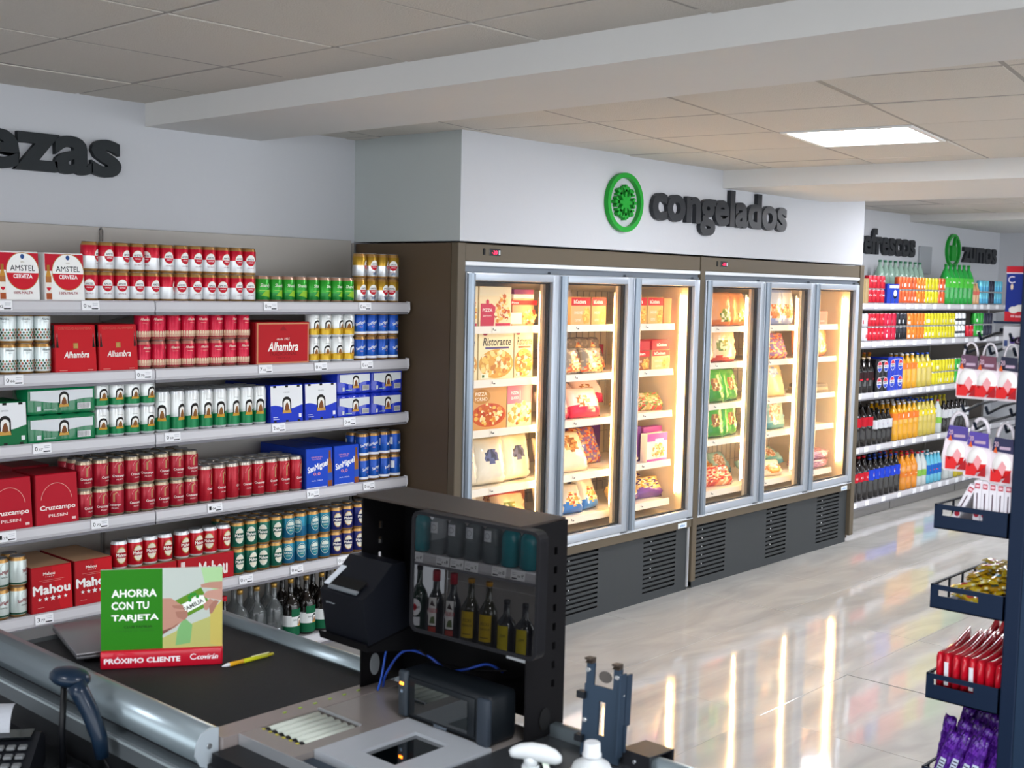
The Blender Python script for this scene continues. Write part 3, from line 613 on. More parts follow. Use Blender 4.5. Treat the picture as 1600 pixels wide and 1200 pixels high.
def door(x0, x1, parent):
    z0, z1 = .456, 1.885; w = x1-x0
    d = link('door', None, parent, (x0, 4.05, 0))
    f = MB(); f.rbox(.0, .05, -.012, .028, z0, z1, .004); f.rbox(w-.05, w, -.012, .028, z0, z1, .004); f.rbox(.05, w-.05, -.012, .028, z1-.04, z1, .004); f.rbox(.05, w-.05, -.012, .028, z0, z0+.046, .004)
    f.build('frame', ALUF, d)
    MB().prism([(.004, -.012), (.004, -.022), (.012, -.034), (.028, -.036), (.044, -.030), (.050, -.012)], z0+.004, z1-.006, lambda a, b, dd: (a, b, dd)).build('handle', ALUH, d)
    MB().box(.05, w-.05, .004, .010, z0+.046, z1-.04).build('glass_pane', DGL, d)
    g = MB()
    for a, b, c, e in ((.046, .056, z0+.05, z1-.045), (w-.064, w-.046, z0+.05, z1-.045)): g.box(a, b, .012, .03, c, e)
    g.box(.046, w-.046, .012, .03, z1-.05, z1-.042); g.box(.046, w-.046, .012, .03, z0+.046, z0+.053)
    g.build('gasket', GASK, d)
    h = MB(); h.box(w-.07, w-.01, -.008, .02, z1+.001, z1+.012); h.box(w-.06, w-.004, -.016, .02, z0-.006, z0-.001); h.build('hinge', mat('6f757c', .4, .6), d)
def freezer(x0, x1, xl, xr, bounds, levels, vents, label, left_panel, right_post):
    t = thing('freezer_cabinet', label, 'freezer', (0, 0, 0))
    yb = 4.78
    if left_panel: MB().box(x0, x0+.045, 4.091, yb, .01, 2.02).build('side_panel', BRND, t)
    MB().rbox(x0+(.0 if not left_panel else .0), xl, 4.043, 4.09, .05, 2.022, .003, 0, None, 1).build('post', BRN, t)
    if left_panel: MB().box(xr-.010, xr-.003, 4.058, 4.071, .02, .39).build('edge_trim', mat('c9ccd0', .4), t)
    if right_post:
        MB().rbox(xr, x1, 4.040, 4.09, .05, 2.026, .003, 0, None, 1).build('post', BRN, t); MB().box(x1-.04, x1, 4.09, yb, .02, 2.02).build('side_panel', BRND, t)
        MB().box(xr-.014, xr-.004, 4.085, 4.10, .05, .45).build('edge_trim', mat('c9ccd0', .4), t)
    h = MB().rbox(xl, xr, 4.047, 4.09, 1.937, 2.020, .003, 0, None, 1).build('header', BRN, t)
    dd = MB().rbox(xl+.165, xl+.245, 4.043, 4.050, 1.966, 2.0, .003, 0, None, 1).build('display', mat('151517', .2, coat=.5), h)
    PR().text('-20', xl+.20, 1.983, .04, .02, mat('d0183a', .4, em=2.2), .03).rect(xl+.228, xl+.240, 1.972, 1.994, 'c8ccd2').build('digits', front(4.043), dd)
    MB().rbox(xl+.12, xl+.138, 4.044, 4.05, 1.968, 2.0, .003, 0, None, 1).build('switch', DARK, h)
    MB().rbox(xl, xr, 4.043, 4.075, 1.915, 1.936, .003, 0, None, 1).build('top_strip', mat('dfe3e8', .4), t)
    MB().box(xl, xr, 4.06, 4.085, 1.886, 1.915).build('track', mat('717881', .4, .4), t)
    MB().box(xl, xr, 4.04, 4.085, .442, .455).build('sill', mat('d3d8de', .35, .2), t)
    MB().rbox(xl, xr, 4.046, 4.09, .392, .4415, .003, 0, None, 1).build('lower_strip', BRN, t)
    st = MB().box(xr-.145, xr-.055, 4.0445, 4.0459, .398, .428).build('sticker', mat('dfe9f2', .4), t); PR().text('eku', xr-.10, .413, .05, .018, '3b7fc0', .03).build('sticker_print', front(4.0445), st)
    vent_panel(xl, xr, .0, .40, 4.072, vents, t)
    MB().box(xl, xr, 4.12, yb-.02, .0, .40).build('base', DARK, t)
    i0, i1 = xl-.002, xr+.002
    b = MB(); b.box(i0, i1, 4.72, 4.74, .46, 1.95); b.box(i0, i0+.012, 4.09, 4.72, .46, 1.95); b.box(i1-.012, i1, 4.09, 4.72, .46, 1.95); b.box(i0, i1, 4.09, 4.72, .455, .470); b.box(i0, i1, 4.09, 4.74, 1.94, 1.95)
    b.build('liner', CREAM, t)
    MB().prism([(4.10, 1.94), (4.10, 1.86), (4.60, 1.80), (4.70, 1.80), (4.70, 1.94)], i0+.02, i1-.02, lambda a, b_, d_: (d_, a, b_)).build('air_duct', FIN, t)
    gr = MB()
    for k in range(int((i1-i0)/.06)): gr.box(i0+.03+.06*k, i0+.034+.06*k, 4.70, 4.704, .5, 1.8)
    for k in range(8): gr.box(i0+.02, i1-.02, 4.696, 4.70, .6+.16*k, .604+.16*k)
    gr.build('back_grid', mat('b9ad96', .5), t)
    for k in range(3):
        a, c = bounds[k]; door(a, c, t)
        e = c if k < 2 else i1-.012
        if k < 2: MB().box(c-.04, c+.044, 4.115, 4.135, .47, 1.93).build('mullion', FIN, t)
        lx = (c-.012 if x0 < 5 else c-.030) if k < 2 else i1-.032
        MB().rbox(lx-.006, lx+.006, 4.140, 4.158, .60, 1.78, .003).build('light_strip', LEDM, t)
        l2 = MB(); l2.box(lx-.008, lx+.009, 4.158, 4.163, .58, 1.80); l2.build('light_holder', mat('d8d2c6', .5), t)
        s0, s1 = a+(.03 if k == 0 else -.0015), c+.0015 if k < 2 else c-.075
        for z in levels:
            s = MB().rbox(s0, s1, 4.168, 4.66, z-.014, z, .003, 0, None, 1).build('shelf', SHW, t)
            MB().prism([(4.170, z+.008), (4.162, z+.008), (4.158, z-.03), (4.166, z-.03)], s0, s1, lambda aa, bb, d_: (d_, aa, bb)).build('price_rail', SHW, s)
            p = PR()
            for q in range(2): x = s0+.08+.2*q; p.rect(x, x+.06, z-.024, z+.003, 'f4ecdc'); p.rect(x+.006, x+.012, z-.014, z-.002, '4a4238'); p.rect(x+.016, x+.03, z-.016, z-.010, '4a4238')
            p.build('shelf_label', front(4.1575), s)
    return t
FZ1 = [1.612, 1.342, 1.090, .792, .555]; FZ2 = [1.590, 1.360, 1.100, .872, .545]
freezer(4.058, 6.108, 4.110, 6.105, [(4.113, 4.800), (4.805, 5.440), (5.445, 6.100)], FZ1, [(4.22, 4.5), (4.900, 5.23), (5.653, 5.98)], 'three-door glass freezer next to the beer shelves', True, False)
freezer(6.112, 8.226, 6.160, 8.168, [(6.166, 6.848), (6.853, 7.500), (7.505, 8.162)], FZ2, [(6.187, 6.53), (7.03, 7.295), (7.72, 8.05)], 'three-door glass freezer next to the soft drinks', False, True)

# ---- frozen goods
def food(p, cx, cy, rx, ry, cols, n, seed=1, s=.012, x0=-9, x1=9, y0=-9, y1=9):
    r_ = random.Random(seed)
    for k in range(n):
        a = r_.uniform(0, 2*pi); q = math.sqrt(r_.random())*.9; x, y = cx+rx*q*cos(a), cy+ry*q*sin(a); e = s*r_.uniform(.5, 1.2)
        if x0+e < x < x1-e and y0+e < y < y1-e: p.ell(x, y, e, e*r_.uniform(.6, 1), r_.choice(cols), 7)
PIZ = ['e8b85a', 'f0d490', 'c8622c', 'd98a3a', 'f4e2b0', 'b8452a']
ORD = ('first', 'second', 'third', 'fourth', 'fifth', 'sixth'); SHN = ('top', 'second', 'third', 'fourth', 'lowest')
def where(d, s): return '%s shelf, %s door from the beer' % (SHN[s], ORD[d])
def fbox(x0, x1, d, s, h, dep, face, desc, pr=None, side=None, y=4.19, z=None, rz=0, topc=None, rx=0):
    lv = (FZ1 if d < 3 else FZ2)[s] if z is None else z
    w = x1-x0; x0 *= y/4.16; x1 = x0+w; m = MB(); m.rbox(-w/2, w/2, 0, dep, 0, h, .002, 0, None, 1)
    o = m.build('frozen_box', [pm(face)], None, ((x0+x1)/2, y, lv+.0005), rz); tag(o, desc+' '+where(d, s), 'food box')
    if pr: pr.build('label_print', front(-.0003), o)
    return o
def bag_mesh(w, h, t, cols, design, seed, sag=.0, crimp=True):
    r_ = random.Random(seed); nx, ny = 14, 16; mb = MB()
    N = [[r_.gauss(0, 1) for _ in range(nx+1)] for _ in range(ny+1)]
    def P(i, j, sd):
        u, v = i/nx, j/ny; a = 2*u-1; b = 2*v-1
        th = max(0, (1-a**4))**.5*max(0, 1-abs(b)**5)**.55
        th *= (1+.25*sag*(1-2*v)); e = N[j][i]*.05*min(1, 4*(1-abs(b)))*min(1, 4*(1-abs(a)))
        x = w/2*a*(1-.05*(1-b*b)+.02*sin(7*v)); z = h*v
        if (j == 0 or j == ny) and crimp: x *= 1.02
        return (x+.003*N[j][i]*min(1, 5*(1-abs(a))), sd*t/2*(th+e*(1 if th > .1 else 0))+.004*sin(9*u+seed)*(1 if j in (0, ny) else 0), z)
    V = {}
    def vid(i, j, sd):
        k = (i, j, 0 if i in (0, nx) or j in (0, ny) else sd)
        if k not in V: V[k] = len(mb.v); mb.v.append(P(i, j, sd if k[2] else 0))
        return V[k]
    for sd in (-1, 1):
        for j in range(ny):
            for i in range(nx):
                q = [vid(i, j, sd), vid(i+1, j, sd), vid(i+1, j+1, sd), vid(i, j+1, sd)]
                mb.f.append(q if sd < 0 else q[::-1]); mb.m.append(design((i+.5)/nx, (j+.5)/ny, r_)); mb.s.append(True)
    return mb.mesh('frozen_bag', [mat(c, .24, coat=.35) for c in cols])
def D_blob(u0=.5, v0=.4, ru=.3, rv=.25, nf=3, band=None, bi=1, topb=None, ti=1, base=0):
    def f(u, v, r_):
        if ((u-u0)/ru)**2+((v-v0)/rv)**2 < 1: return 2+r_.randrange(nf)
        if band and v < band+.05*sin(6*u): return bi
        if topb and v > topb: return ti
        return base
    return f
def D_mix(n): return lambda u, v, r_: r_.choice(range(n))
BAGS = {}
def bag_t(k, w, h, t, cols, des, seed, sag=0): BAGS[k] = bag_mesh(w, h, t, cols, des, seed, sag)
bag_t('ice', .22, .20, .10, ['e6dcc4', 'd8ccb2', '5a5f86', '3a3c52', 'efe8d6'], D_blob(.5, .62, .22, .16, 2), 2, 1)
bag_t('redw', .17, .17, .07, ['f2e2d4', 'c81a3c', 'b98a5a', '8c5a34', 'e0bc8a'], D_blob(.45, .4, .3, .2, 3, .24), 3)
bag_t('pink', .24, .15, .09, ['f4d6cc', 'd8244a', 'c98a52', 'f0dcc0', 'a86a3a'], D_blob(.4, .5, .22, .2, 3, .34), 4)
bag_t('slice', .20, .15, .05, ['7f7468', 'a89a86', 'e8a860', 'c85a34', 'f0d08c'], lambda u, v, r_: (2+r_.randrange(3)) if v < .85-1.5*abs(u-.5) and v > .06 else r_.choice((0, 1, 0)), 5)
bag_t('bread', .22, .20, .09, ['ecd6b8', 'c81a3c', 'b9783a', 'd89a56', '8c5226'], D_blob(.5, .66, .24, .2, 3), 6, 1)
bag_t('blue', .20, .17, .09, ['ddd2bc', '2a6fb8', 'e0a04a', 'c8502c', 'f0d8a0'], D_blob(.5, .45, .26, .24, 3, .30), 7, 1)
bag_t('orange', .20, .17, .09, ['efdcc0', 'c9b08c', 'd8822c', 'b8622a', 'e8a850'], D_blob(.5, .34, .4, .3, 3), 8, 1)
bag_t('green', .21, .19, .08, ['4aa83a', '2f8a2c', 'c89a5a', '8a5a30', 'e8d8a0'], D_blob(.5, .5, .24, .22, 3, .3, 1, .78, 0), 9)
bag_t('orng', .23, .19, .10, ['e6985c', 'd8743c', '8a9a3a', '5a6a24', 'f0e0b8'], D_blob(.6, .3, .22, .2, 3, .16, 1, .8, 0), 10)
bag_t('cream', .26, .19, .09, ['ecc89c', 'c8483a', '6a7a34', '8a8a3c', 'f0dca8'], D_blob(.35, .5, .22, .22, 3, .12, 1, .86, 1), 11)
bag_t('sea', .22, .22, .08, ['c9d0dc', '8a9ac8', 'e08a4a', 'd8703a', 'f0c89a'], D_blob(.5, .38, .42, .2, 3, .14, 1, .88, 1), 12)
bag_t('teal', .22, .17, .08, ['9ac0b0', '5a9a9a', 'c89a70', 'b87a58', 'e8d0b8'], D_blob(.45, .5, .3, .3, 3, .16), 13)
bag_t('tan', .22, .20, .07, ['e8c490', 'd0a066', 'b8c4dc', '8a9ac0', 'dfe4ee'], D_blob(.5, .72, .22, .14, 3), 14)
bag_t('mix', .24, .16, .09, ['d88a5a', '8a5a8a', 'e0b070', 'c8502c', '7a6a9a'], D_mix(5), 15)
bag_t('redo', .26, .12, .14, ['d8603a', 'c82a34', 'e8a070', 'f0d8b0', 'b8342a'], D_mix(5), 16)
bag_t('purp', .26, .12, .12, ['e0b468', '6a3a8a', 'd09a3a', 'f0d8a0', '4a2a6a'], D_blob(.5, .6, .4, .3, 3, .3, 1), 17)
bag_t('mauve', .24, .06, .20, ['c88a9a', 'b87a90', 'd8a4ae', 'a86a84', 'dcb0b8'], D_mix(5), 18)
bag_t('veg', .24, .10, .12, ['b8a05a', 'c8483a', '8a8a4a', 'd8b88a', '6a7a3a'], D_mix(5), 19)
DSC = dict(ice='cloudy white ice bag', redw='white and red frozen bag', pink='pink and white frozen snack bag', slice='grey pizza slice bag', bread='beige frozen bread bag', blue='white and blue frozen bag', orange='white bag of orange chips', green='green frozen vegetable bag',
    orng='orange frozen vegetable bag', cream='cream bag with red edges', sea='pale blue seafood bag', teal='teal frozen fish bag', tan='tan bag with a blue tag', mix='mottled orange and purple frozen bag', redo='red and orange frozen bag', purp='yellow and purple bread bag', mauve='mauve frozen pack', veg='mottled green and red frozen bag')
def bag(k, x, d, s, y=4.25, z=0, rx=-8, rz=0, ry=0, sc=None, ex=''):
    lv = (FZ1 if d < 3 else FZ2)[s]; x = min(x*(y-.03)/4.16, 5.95 if d < 3 else 8.02)
    o = link('frozen_bag', BAGS[k], None, (x, y, lv+.003+z)); o.rotation_euler = (R(rx), R(ry), R(rz))
    q = sc or (1, 1, 1)
    o.scale = (q[0]*1.05, q[1], q[2]*1.16) if rx > -26 else q
    tag(o, DSC[k]+ex+' '+where(d, s), 'frozen bag', 'frozen bags in the freezers')
# door 1
def pr_pz(w, h, c1, seed):
    p = PR(); p.rect(-w/2+.003, w/2-.003, h*.78, h-.003, 'efe0bc'); p.poly([(-w*.46, .004), (-w*.05, .004), (w*.0, h*.5), (-w*.12, h*.58), (-w*.46, h*.58)], c1); p.ell(-w*.25, h*.62, .012, .013, c1); p.text('PIZZA', -w*.25, h*.42, w*.3, h*.08, 'f6e6dc', .02); p.text('jamon', -w*.26, h*.28, w*.26, h*.06, 'f4d8d0', .01)
    p.rect(w*.0, w*.47, .004, .02, c1); food(p, w*.22, h*.42, w*.26, h*.42, PIZ, 60, seed, .012, -w/2, w/2, .02, h); return p
fbox(4.09, 4.322, 0, 0, .205, .20, 'ecd6a8', 'cream pizza box with a red corner', pr_pz(.232, .205, 'c42a46', 3)); fbox(4.330, 4.568, 0, 0, .205, .20, 'ecd6a8', 'mottled cream pizza box with a red corner', pr_pz(.238, .205, 'c8304c', 4))
p = PR(); w, h = .215, .145; p.rect(-w/2, w/2, h*.78, h*.94, 'd8242a'); [p.rect(-w/2+.012*k, -w/2+.006+.012*k, h*.78, h*.94, 'b81a22') for k in range(3, 18)]; p.rect(-w*.46, -w*.05, h*.1, h*.5, 'f0e6d4'); food(p, w*.2, h*.35, w*.28, h*.34, PIZ+['f0e4d8'], 50, 9, .012, -w/2, w/2, 0, h*.76); p.text('Pizza', -w*.3, h*.86, w*.25, .012, 'f6ece4', .03)
fbox(4.575, 4.742, 0, 0, .145, .25, 'e0a078', 'orange pizza box with a red checked strip', p, y=4.20); fbox(4.580, 4.740, 0, 0, .022, .25, 'efe4d2', 'flat white box lying on the checked box', None, z=FZ1[0]+.146); fbox(4.585, 4.738, 0, 0, .024, .25, '8a3a6a', 'flat plum box lying uppermost on the stack', None, z=FZ1[0]+.169)
def pr_rist(w, h, bar, seed):
    p = PR(); p.text('Ristorante', .004, h*.80, w*.80, h*.17, '33281c', .012, .18); p.rect(-w*.32, w*.36, h*.65, h*.69, bar); p.ell(0, h*.34, w*.49, h*.30, 'dba24a', 30); food(p, 0, h*.34, w*.46, h*.28, ['f0d488', 'e8c064', 'f4e4b4', 'c8803a', 'd89a44'] if seed < 30 else PIZ, 90, seed, .016, -w/2, w/2, .012, h); p.rect(-w*.42, -w*.22, .012, .035, 'f4eed4'); p.rect(-w*.40, -w*.34, .016, .03, '4a6a2a'); p.ell(-w*.33, h*.955, .016, .006, 'a8283a'); return p
fbox(4.10, 4.325, 0, 1, .246, .03, 'f0deb0', 'yellow script pizza box by the handle', pr_rist(.225, .246, '5a4a6a', 20)); fbox(4.332, 4.592, 0, 1, .246, .03, 'f0deb0', 'yellow script pizza box with a purple bar', pr_rist(.26, .246, '5a4a7a', 21)); fbox(4.598, 4.742, 0, 1, .246, .03, 'f0deb0', 'yellow script pizza box with a red bar', pr_rist(.144, .246, 'c8503a', 31))
p = PR(); w, h = .262, .232; p.rect(-w/2, w/2, 0, h, 'd8a060'); p.ell(-w*.22, h*.74, w*.26, h*.16, 'c08238'); p.text('PIZZA', -w*.22, h*.80, w*.32, h*.08, 'f4e4c8', .02); p.text('FORNO', -w*.22, h*.69, w*.34, h*.08, 'f4e4c8', .02); p.ell(0, h*.33, w*.48, h*.26, 'c8582c', 28); food(p, 0, h*.34, w*.44, h*.24, PIZ, 80, 41, .014, -w/2, w/2, .01, h)
fbox(4.285, 4.545, 0, 2, h, .03, 'd8a060', 'tan pizza box with a round emblem', p)
p = PR(); w, h = .20, .225; p.rect(-w/2+.003, w/2-.003, h*.55, h-.003, 'e8788a'); p.text('PIZZA', -w*.2, h*.80, w*.3, h*.07, 'fae8e8', .02); p.text('QUESO', -w*.2, h*.68, w*.3, h*.07, 'fae8e8', .02); p.rect(-w*.0, w*.02, h*.62, h*.85, 'fae8e8'); food(p, 0, h*.3, w*.46, h*.32, ['f0dca0', 'e4b866', 'd8a050', 'f4e8c4', '9a5a30'], 90, 43, .016, -w/2, w/2, .005, h)
fbox(4.550, 4.742, 0, 2, h, .03, 'f0d8b0', 'pink topped pizza box', p, rz=R(1))
for k, (x, y, r_) in enumerate(((4.25, 4.27, 3), (4.44, 4.26, -4), (4.64, 4.28, 2))): bag('ice', x, 0, 3, y, 0, -6, r_, 0, (1.0, 1, 1.05), ('', ' with a sagging top', ' nearest the mullion')[k])
bag('ice', 4.28, 0, 4, 4.30, 0, -10, 6, 0, (1, 1, .85)); bag('bread', 4.50, 0, 4, 4.36, 0, -35, 5, 0, None); bag('cream', 4.63, 0, 4, 4.28, 0, -20, -8, 0, (.8, 1, .8))
fbox(4.46, 4.72, 0, 4, .05, .18, 'd08a60', 'flat brown pastry box', None, y=4.42, z=FZ1[4]+.09)
fbox(4.46, 4.72, 0, 4, .09, .18, 'c89a70', 'low tan pastry box', None, y=4.42)
# door 2
def pr_coc(w, h, seed, side=1):
    p = PR(); p.rect(-w/2+.002, w/2-.002, h*.70, h-.002, 'c8242c'); p.text('laCocinera', -w*.06, h*.84, w*.62, h*.15, 'f8ece0', .03); p.text('CANELONES', -w*.14, h*.46, w*.42, h*.10, 'f4e4cc', .02); p.text('carne', -w*.16, h*.2, w*.3, h*.1, 'f0dcc0', .02); p.poly([(w*.04, h*.34), (w*.36, h*.66), (w*.47, h*.5), (w*.44, h*.12), (w*.16, .01)], 'dca048'); food(p, w*.28, h*.38, w*.16, h*.26, ['f0cc70', 'e8b454', 'c8843a'], 24, seed, .01, -w/2, w/2, 0, h*.7); return p
bag('redw', 4.945, 1, 0, 4.24, 0, -10, 0); fbox(5.045, 5.215, 1, 0, .158, .1, 'd8b078', 'red and tan ready meal box in the middle', pr_coc(.17, .158, 5)); fbox(5.222, 5.352, 1, 0, .158, .1, 'd8a868', 'red and tan meal box by the mullion', pr_coc(.13, .158, 6)); bag('redw', 5.0, 1, 0, 4.42, 0, -4, 0, 0, None, ' at the back')
for k, (x, y, z, rx) in enumerate(((4.95, 4.23, 0, -14), (5.13, 4.235, 0, -16), (5.28, 4.225, 0, -12), (4.99, 4.34, .0, -22), (5.17, 4.36, .0, -18), (5.31, 4.36, 0, -20))): bag('slice', x, 1, 1, y, z, rx, (-6, 8, 3, 0, -8, 5)[k], 0, (1, 1, .85 if k < 3 else 1.15), (' by the handle', ' midway', ' by the mullion')[k % 3]+(', front' if k < 3 else ', rear'))
fbox(5.20, 5.35, 1, 1, .14, .12, 'b02030', 'dark red flat box at the back', None, y=4.5)
for k, (x, y, z, rx, rz) in enumerate(((4.98, 4.25, 0, -24, 8), (5.22, 4.25, 0, -22, -6), (5.05, 4.36, .05, -35, 4), (5.25, 4.38, .06, -30, -10))): bag('pink', x, 1, 2, y, z, rx, rz, 0, None, (' by the handle', ' by the mullion', ' behind, lower', ' behind, upper')[k])
bag('bread', 4.95, 1, 3, 4.24, 0, -20, 8, 0, (.8, 1, .95), ' by the handle'); bag('bread', 5.13, 1, 3, 4.245, 0, -24, -4, 0, (1.05, 1, 1), ' in the middle'); bag('mix', 5.26, 1, 3, 4.38, 0, -20, 3, 0, (1, 1, 1.2)); fbox(5.10, 5.35, 1, 3, .24, .10, '6a3a86', 'purple box at the back', None, y=4.55)
bag('orange', 4.95, 1, 4, 4.24, .0, -16, 4); bag('blue', 5.12, 1, 4, 4.25, 0, -20, -6, 0, (.85, 1, .85), ' in the middle'); bag('blue', 5.27, 1, 4, 4.27, 0, -18, 6, 0, (.8, 1, .95), ' by the mullion'); bag('ice', 5.12, 1, 4, 4.42, 0, -20, 0)
# door 3
fbox(5.56, 5.74, 2, 0, .162, .1, 'd8a868', 'red and grey ready meal box by the handle', pr_coc(.18, .162, 7)); fbox(5.745, 5.90, 2, 0, .162, .1, 'd8b070', 'red and gold ready meal box', pr_coc(.155, .162, 8)); fbox(5.905, 5.985, 2, 0, .158, .1, 'c8784a', 'narrow brown meal box at the free end', None)
fbox(5.60, 5.78, 2, 1, .12, .12, '9a5a3a', 'brown meal box under a red one', pr_coc(.18, .12, 9)); fbox(5.60, 5.78, 2, 1, .055, .12, 'c0303c', 'flat red box on the brown one', None, z=FZ1[1]+.1205); fbox(5.80, 5.985, 2, 1, .12, .12, 'e4bc80', 'cream meal box with a red top', pr_coc(.185, .12, 10)); fbox(5.80, 5.975, 2, 1, .058, .12, 'd03038', 'flat red meal box lying on the cream one', PR().text('laCocinera', .01, .03, .10, .02, 'f8ece0', .03), z=FZ1[1]+.1205)
bag('veg', 5.62, 2, 2, 4.26, 0, -30, 10); bag('veg', 5.82, 2, 2, 4.27, 0, -40, -12, 0, (1, 1, 1.1), ' lying askew'); bag('redw', 5.66, 2, 2, 4.36, .0, -30, 0)
def pr_cer(w, h, seed): p = PR(); p.rect(-w/2, w/2, h*.72, h, 'b04aa0'); p.rect(-w*.1, w*.3, h*.66, h*.80, 'f4e8f0'); p.rect(-w/2, w/2, 0, h*.1, 'b858a8'); food(p, w*.06, h*.38, w*.36, h*.28, ['d8a050', 'e8c880', 'b87a34', 'f0dca8'], 60, seed, .011, -w/2, w/2, .015, h*.72); return p
fbox(5.78, 5.985, 2, 3, .17, .05, 'efe0d4', 'magenta topped snack box in front', pr_cer(.205, .17, 3)); fbox(5.74, 5.93, 2, 3, .20, .05, 'a84a9a', 'magenta snack box behind', None, y=4.26); fbox(5.56, 5.72, 2, 3, .21, .05, '7a3a8c', 'dark purple snack box', None, y=4.26); bag('orange', 5.64, 2, 3, 4.215, 0, -26, 10, 0, (.9, 1, .6))
bag('purp', 5.62, 2, 4, 4.25, .0, -30, 6); bag('purp', 5.86, 2, 4, 4.27, .0, -36, -8, 0, (1, 1, 1.1), ' lying askew'); bag('purp', 5.72, 2, 4, 4.37, .03, -50, 2, 0, None, ' on top')
# door 4
for k, (x, y) in enumerate(((6.34, 4.25), (6.54, 4.24), (6.735, 4.25))): bag('orng', x, 3, 0, y, 0, -5, (4, -3, 6)[k], 0, None, (' by the handle', ' in the middle', ' by the mullion')[k])
for k, (x, y) in enumerate(((6.36, 4.25), (6.60, 4.245))): bag('cream', x, 3, 1, y, 0, -8, (3, -4)[k], 0, None, (' by the handle', ' by the mullion')[k])
bag('pink', 6.5, 3, 1, 4.40, 0, -4, 0, 0, (1, 1, 1.3))
for s_ in (2, 3):
    for k, (x, y) in enumerate(((6.34, 4.25), (6.52, 4.245), (6.70, 4.25))): bag('green', x, 3, s_, y, 0, -14 if s_ == 2 else -8, (6, -5, 4)[k], 0, (1, 1, 1.0), (' by the handle', ' in the middle', ' by the mullion')[k])
bag('redo', 6.38, 3, 4, 4.27, 0, -40, 8); bag('redo', 6.60, 3, 4, 4.27, 0, -34, -14, 0, (1, 1, 1.1), ' lying askew'); bag('orange', 6.5, 3, 4, 4.42, .03, -50, 0, 0, (1, 1, .9)); bag('teal', 6.66, 3, 4, 4.46, .02, -40, 0)
# door 5
for k, (x, y) in enumerate(((7.04, 4.25), (7.20, 4.24), (7.37, 4.25))): bag('sea', x, 4, 0, y, 0, -4, (4, -3, 6)[k], 0, (.95, 1, 1), (' by the handle', ' in the middle', ' by the mullion')[k])
bag('mix', 7.06, 4, 1, 4.25, 0, -14, 6, 0, None, ' by the handle'); bag('mix', 7.26, 4, 1, 4.26, 0, -20, -10, 0, None, ' by the mullion'); bag('redw', 7.16, 4, 1, 4.37, 0, -10, 0)
for k, (x, y) in enumerate(((7.06, 4.25), (7.27, 4.25))): bag('tan', x, 4, 2, y, 0, -16, (8, -8)[k], 0, None, (' by the handle', ' by the mullion')[k])
bag('mix', 7.06, 4, 3, 4.25, 0, -10, 4); bag('teal', 7.28, 4, 3, 4.25, 0, -12, -6, 0, (1, 1, 1.15))
bag('teal', 7.10, 4, 4, 4.28, .0, -50, 8); bag('orange', 7.28, 4, 4, 4.25, 0, -30, -12, 0, (1, 1, .7)); bag('teal', 7.32, 4, 4, 4.38, .05, -60, -6, 0, None, ' on top')
# door 6
fbox(7.66, 7.93, 5, 0, .10, .12, 'e08a72', 'salmon pink box', PR().text('SALMON', .06, .03, .06, .012, 'f4dccc', .02)); bag('orng', 7.84, 5, 1, 4.25, 0, -6, 4, 0, (1, 1, 1.0)); bag('orng', 7.66, 5, 1, 4.25, 0, -6, -4, 0, None, ' by the handle')
for k in range(3): fbox(7.66+.02*k, 7.99-.01*k, 5, 2, .022, .16, ('8a7a62', 'b09a78', '7a6a58')[k], 'flat %s pack, number %s upwards,' % (('grey brown', 'tan', 'dark')[k], ('one', 'two', 'three')[k]), None, z=FZ2[2]+.0225*k)
bag('teal', 7.72, 5, 3, 4.25, 0, -10, 0, 0, (1, 1, .7)); bag('mauve', 7.72, 5, 4, 4.30, 0, 0, 0); bag('mauve', 7.90, 5, 4, 4.30, 0, 0, 4, 0, None, ' by the side wall'); bag('mauve', 7.84, 5, 4, 4.30, .062, 0, -5, 0, None, ' on top')

# ================================================================ raised letters and emblems on the walls
def letters(text, name, label, x0, x1, zb, asc, y, col, depth=.028, bold=.035, ref='l'):
    v, f = glyphs(text, bold, 0, 4)
    idx = {}; rep = []
    for q in v:
        k = (round(q[0], 4), round(q[1], 4)); rep.append(idx.setdefault(k, len(idx)))
    P = list(idx.keys()); F = [[rep[i] for i in t] for t in f]; par = list(range(len(P)))
    def fd(a):
        while par[a] != a: par[a] = par[par[a]]; a = par[a]
        return a
    for t in F:
        for a in t[1:]: par[fd(a)] = fd(t[0])
    gx0 = min(p_[0] for p_ in P); gx1 = max(p_[0] for p_ in P); gv, _ = glyphs(ref, bold, 0, 4); gh = max(q[1] for q in gv)-min(q[1] for q in gv)
    sx = (x1-x0)/(gx1-gx0); sy = asc/gh
    root = thing(name, label, 'wall sign', (x0, y, zb)); comps = {}
    for t in F: comps.setdefault(fd(t[0]), []).append(t)
    for key in sorted(comps, key=lambda c: min(P[i][0] for t in comps[c] for i in t)):
        fs = comps[key]; ids = sorted({i for t in fs for i in t}); mp = {a: i for i, a in enumerate(ids)}; n = len(ids); mb = MB()
        mb.v = [((P[a][0]-gx0)*sx, -depth, P[a][1]*sy) for a in ids]+[((P[a][0]-gx0)*sx, -.001, P[a][1]*sy) for a in ids]
        ed = {}
        for t in fs:
            q = [mp[a] for a in t]; mb.f += [q, [i+n for i in reversed(q)]]; mb.m += [0, 0]; mb.s += [False, False]
            for a, b in zip(q, q[1:]+q[:1]): ed[(a, b)] = 1
        for a, b in list(ed):
            if (b, a) not in ed: mb.f.append([b, a, a+n, b+n]); mb.m.append(0); mb.s.append(False)
        mb.build('letter', col, root)
    return root
LET = mat('2b2d31', .42, noise=.05, nscale=12); GRN = mat('1a9a2f', .35, noise=.04)
letters('congelados', 'freezer_sign', 'dark raised lettering reading congelados above the freezers', 5.565, 7.05, 2.222, .218, 4.044, LET)
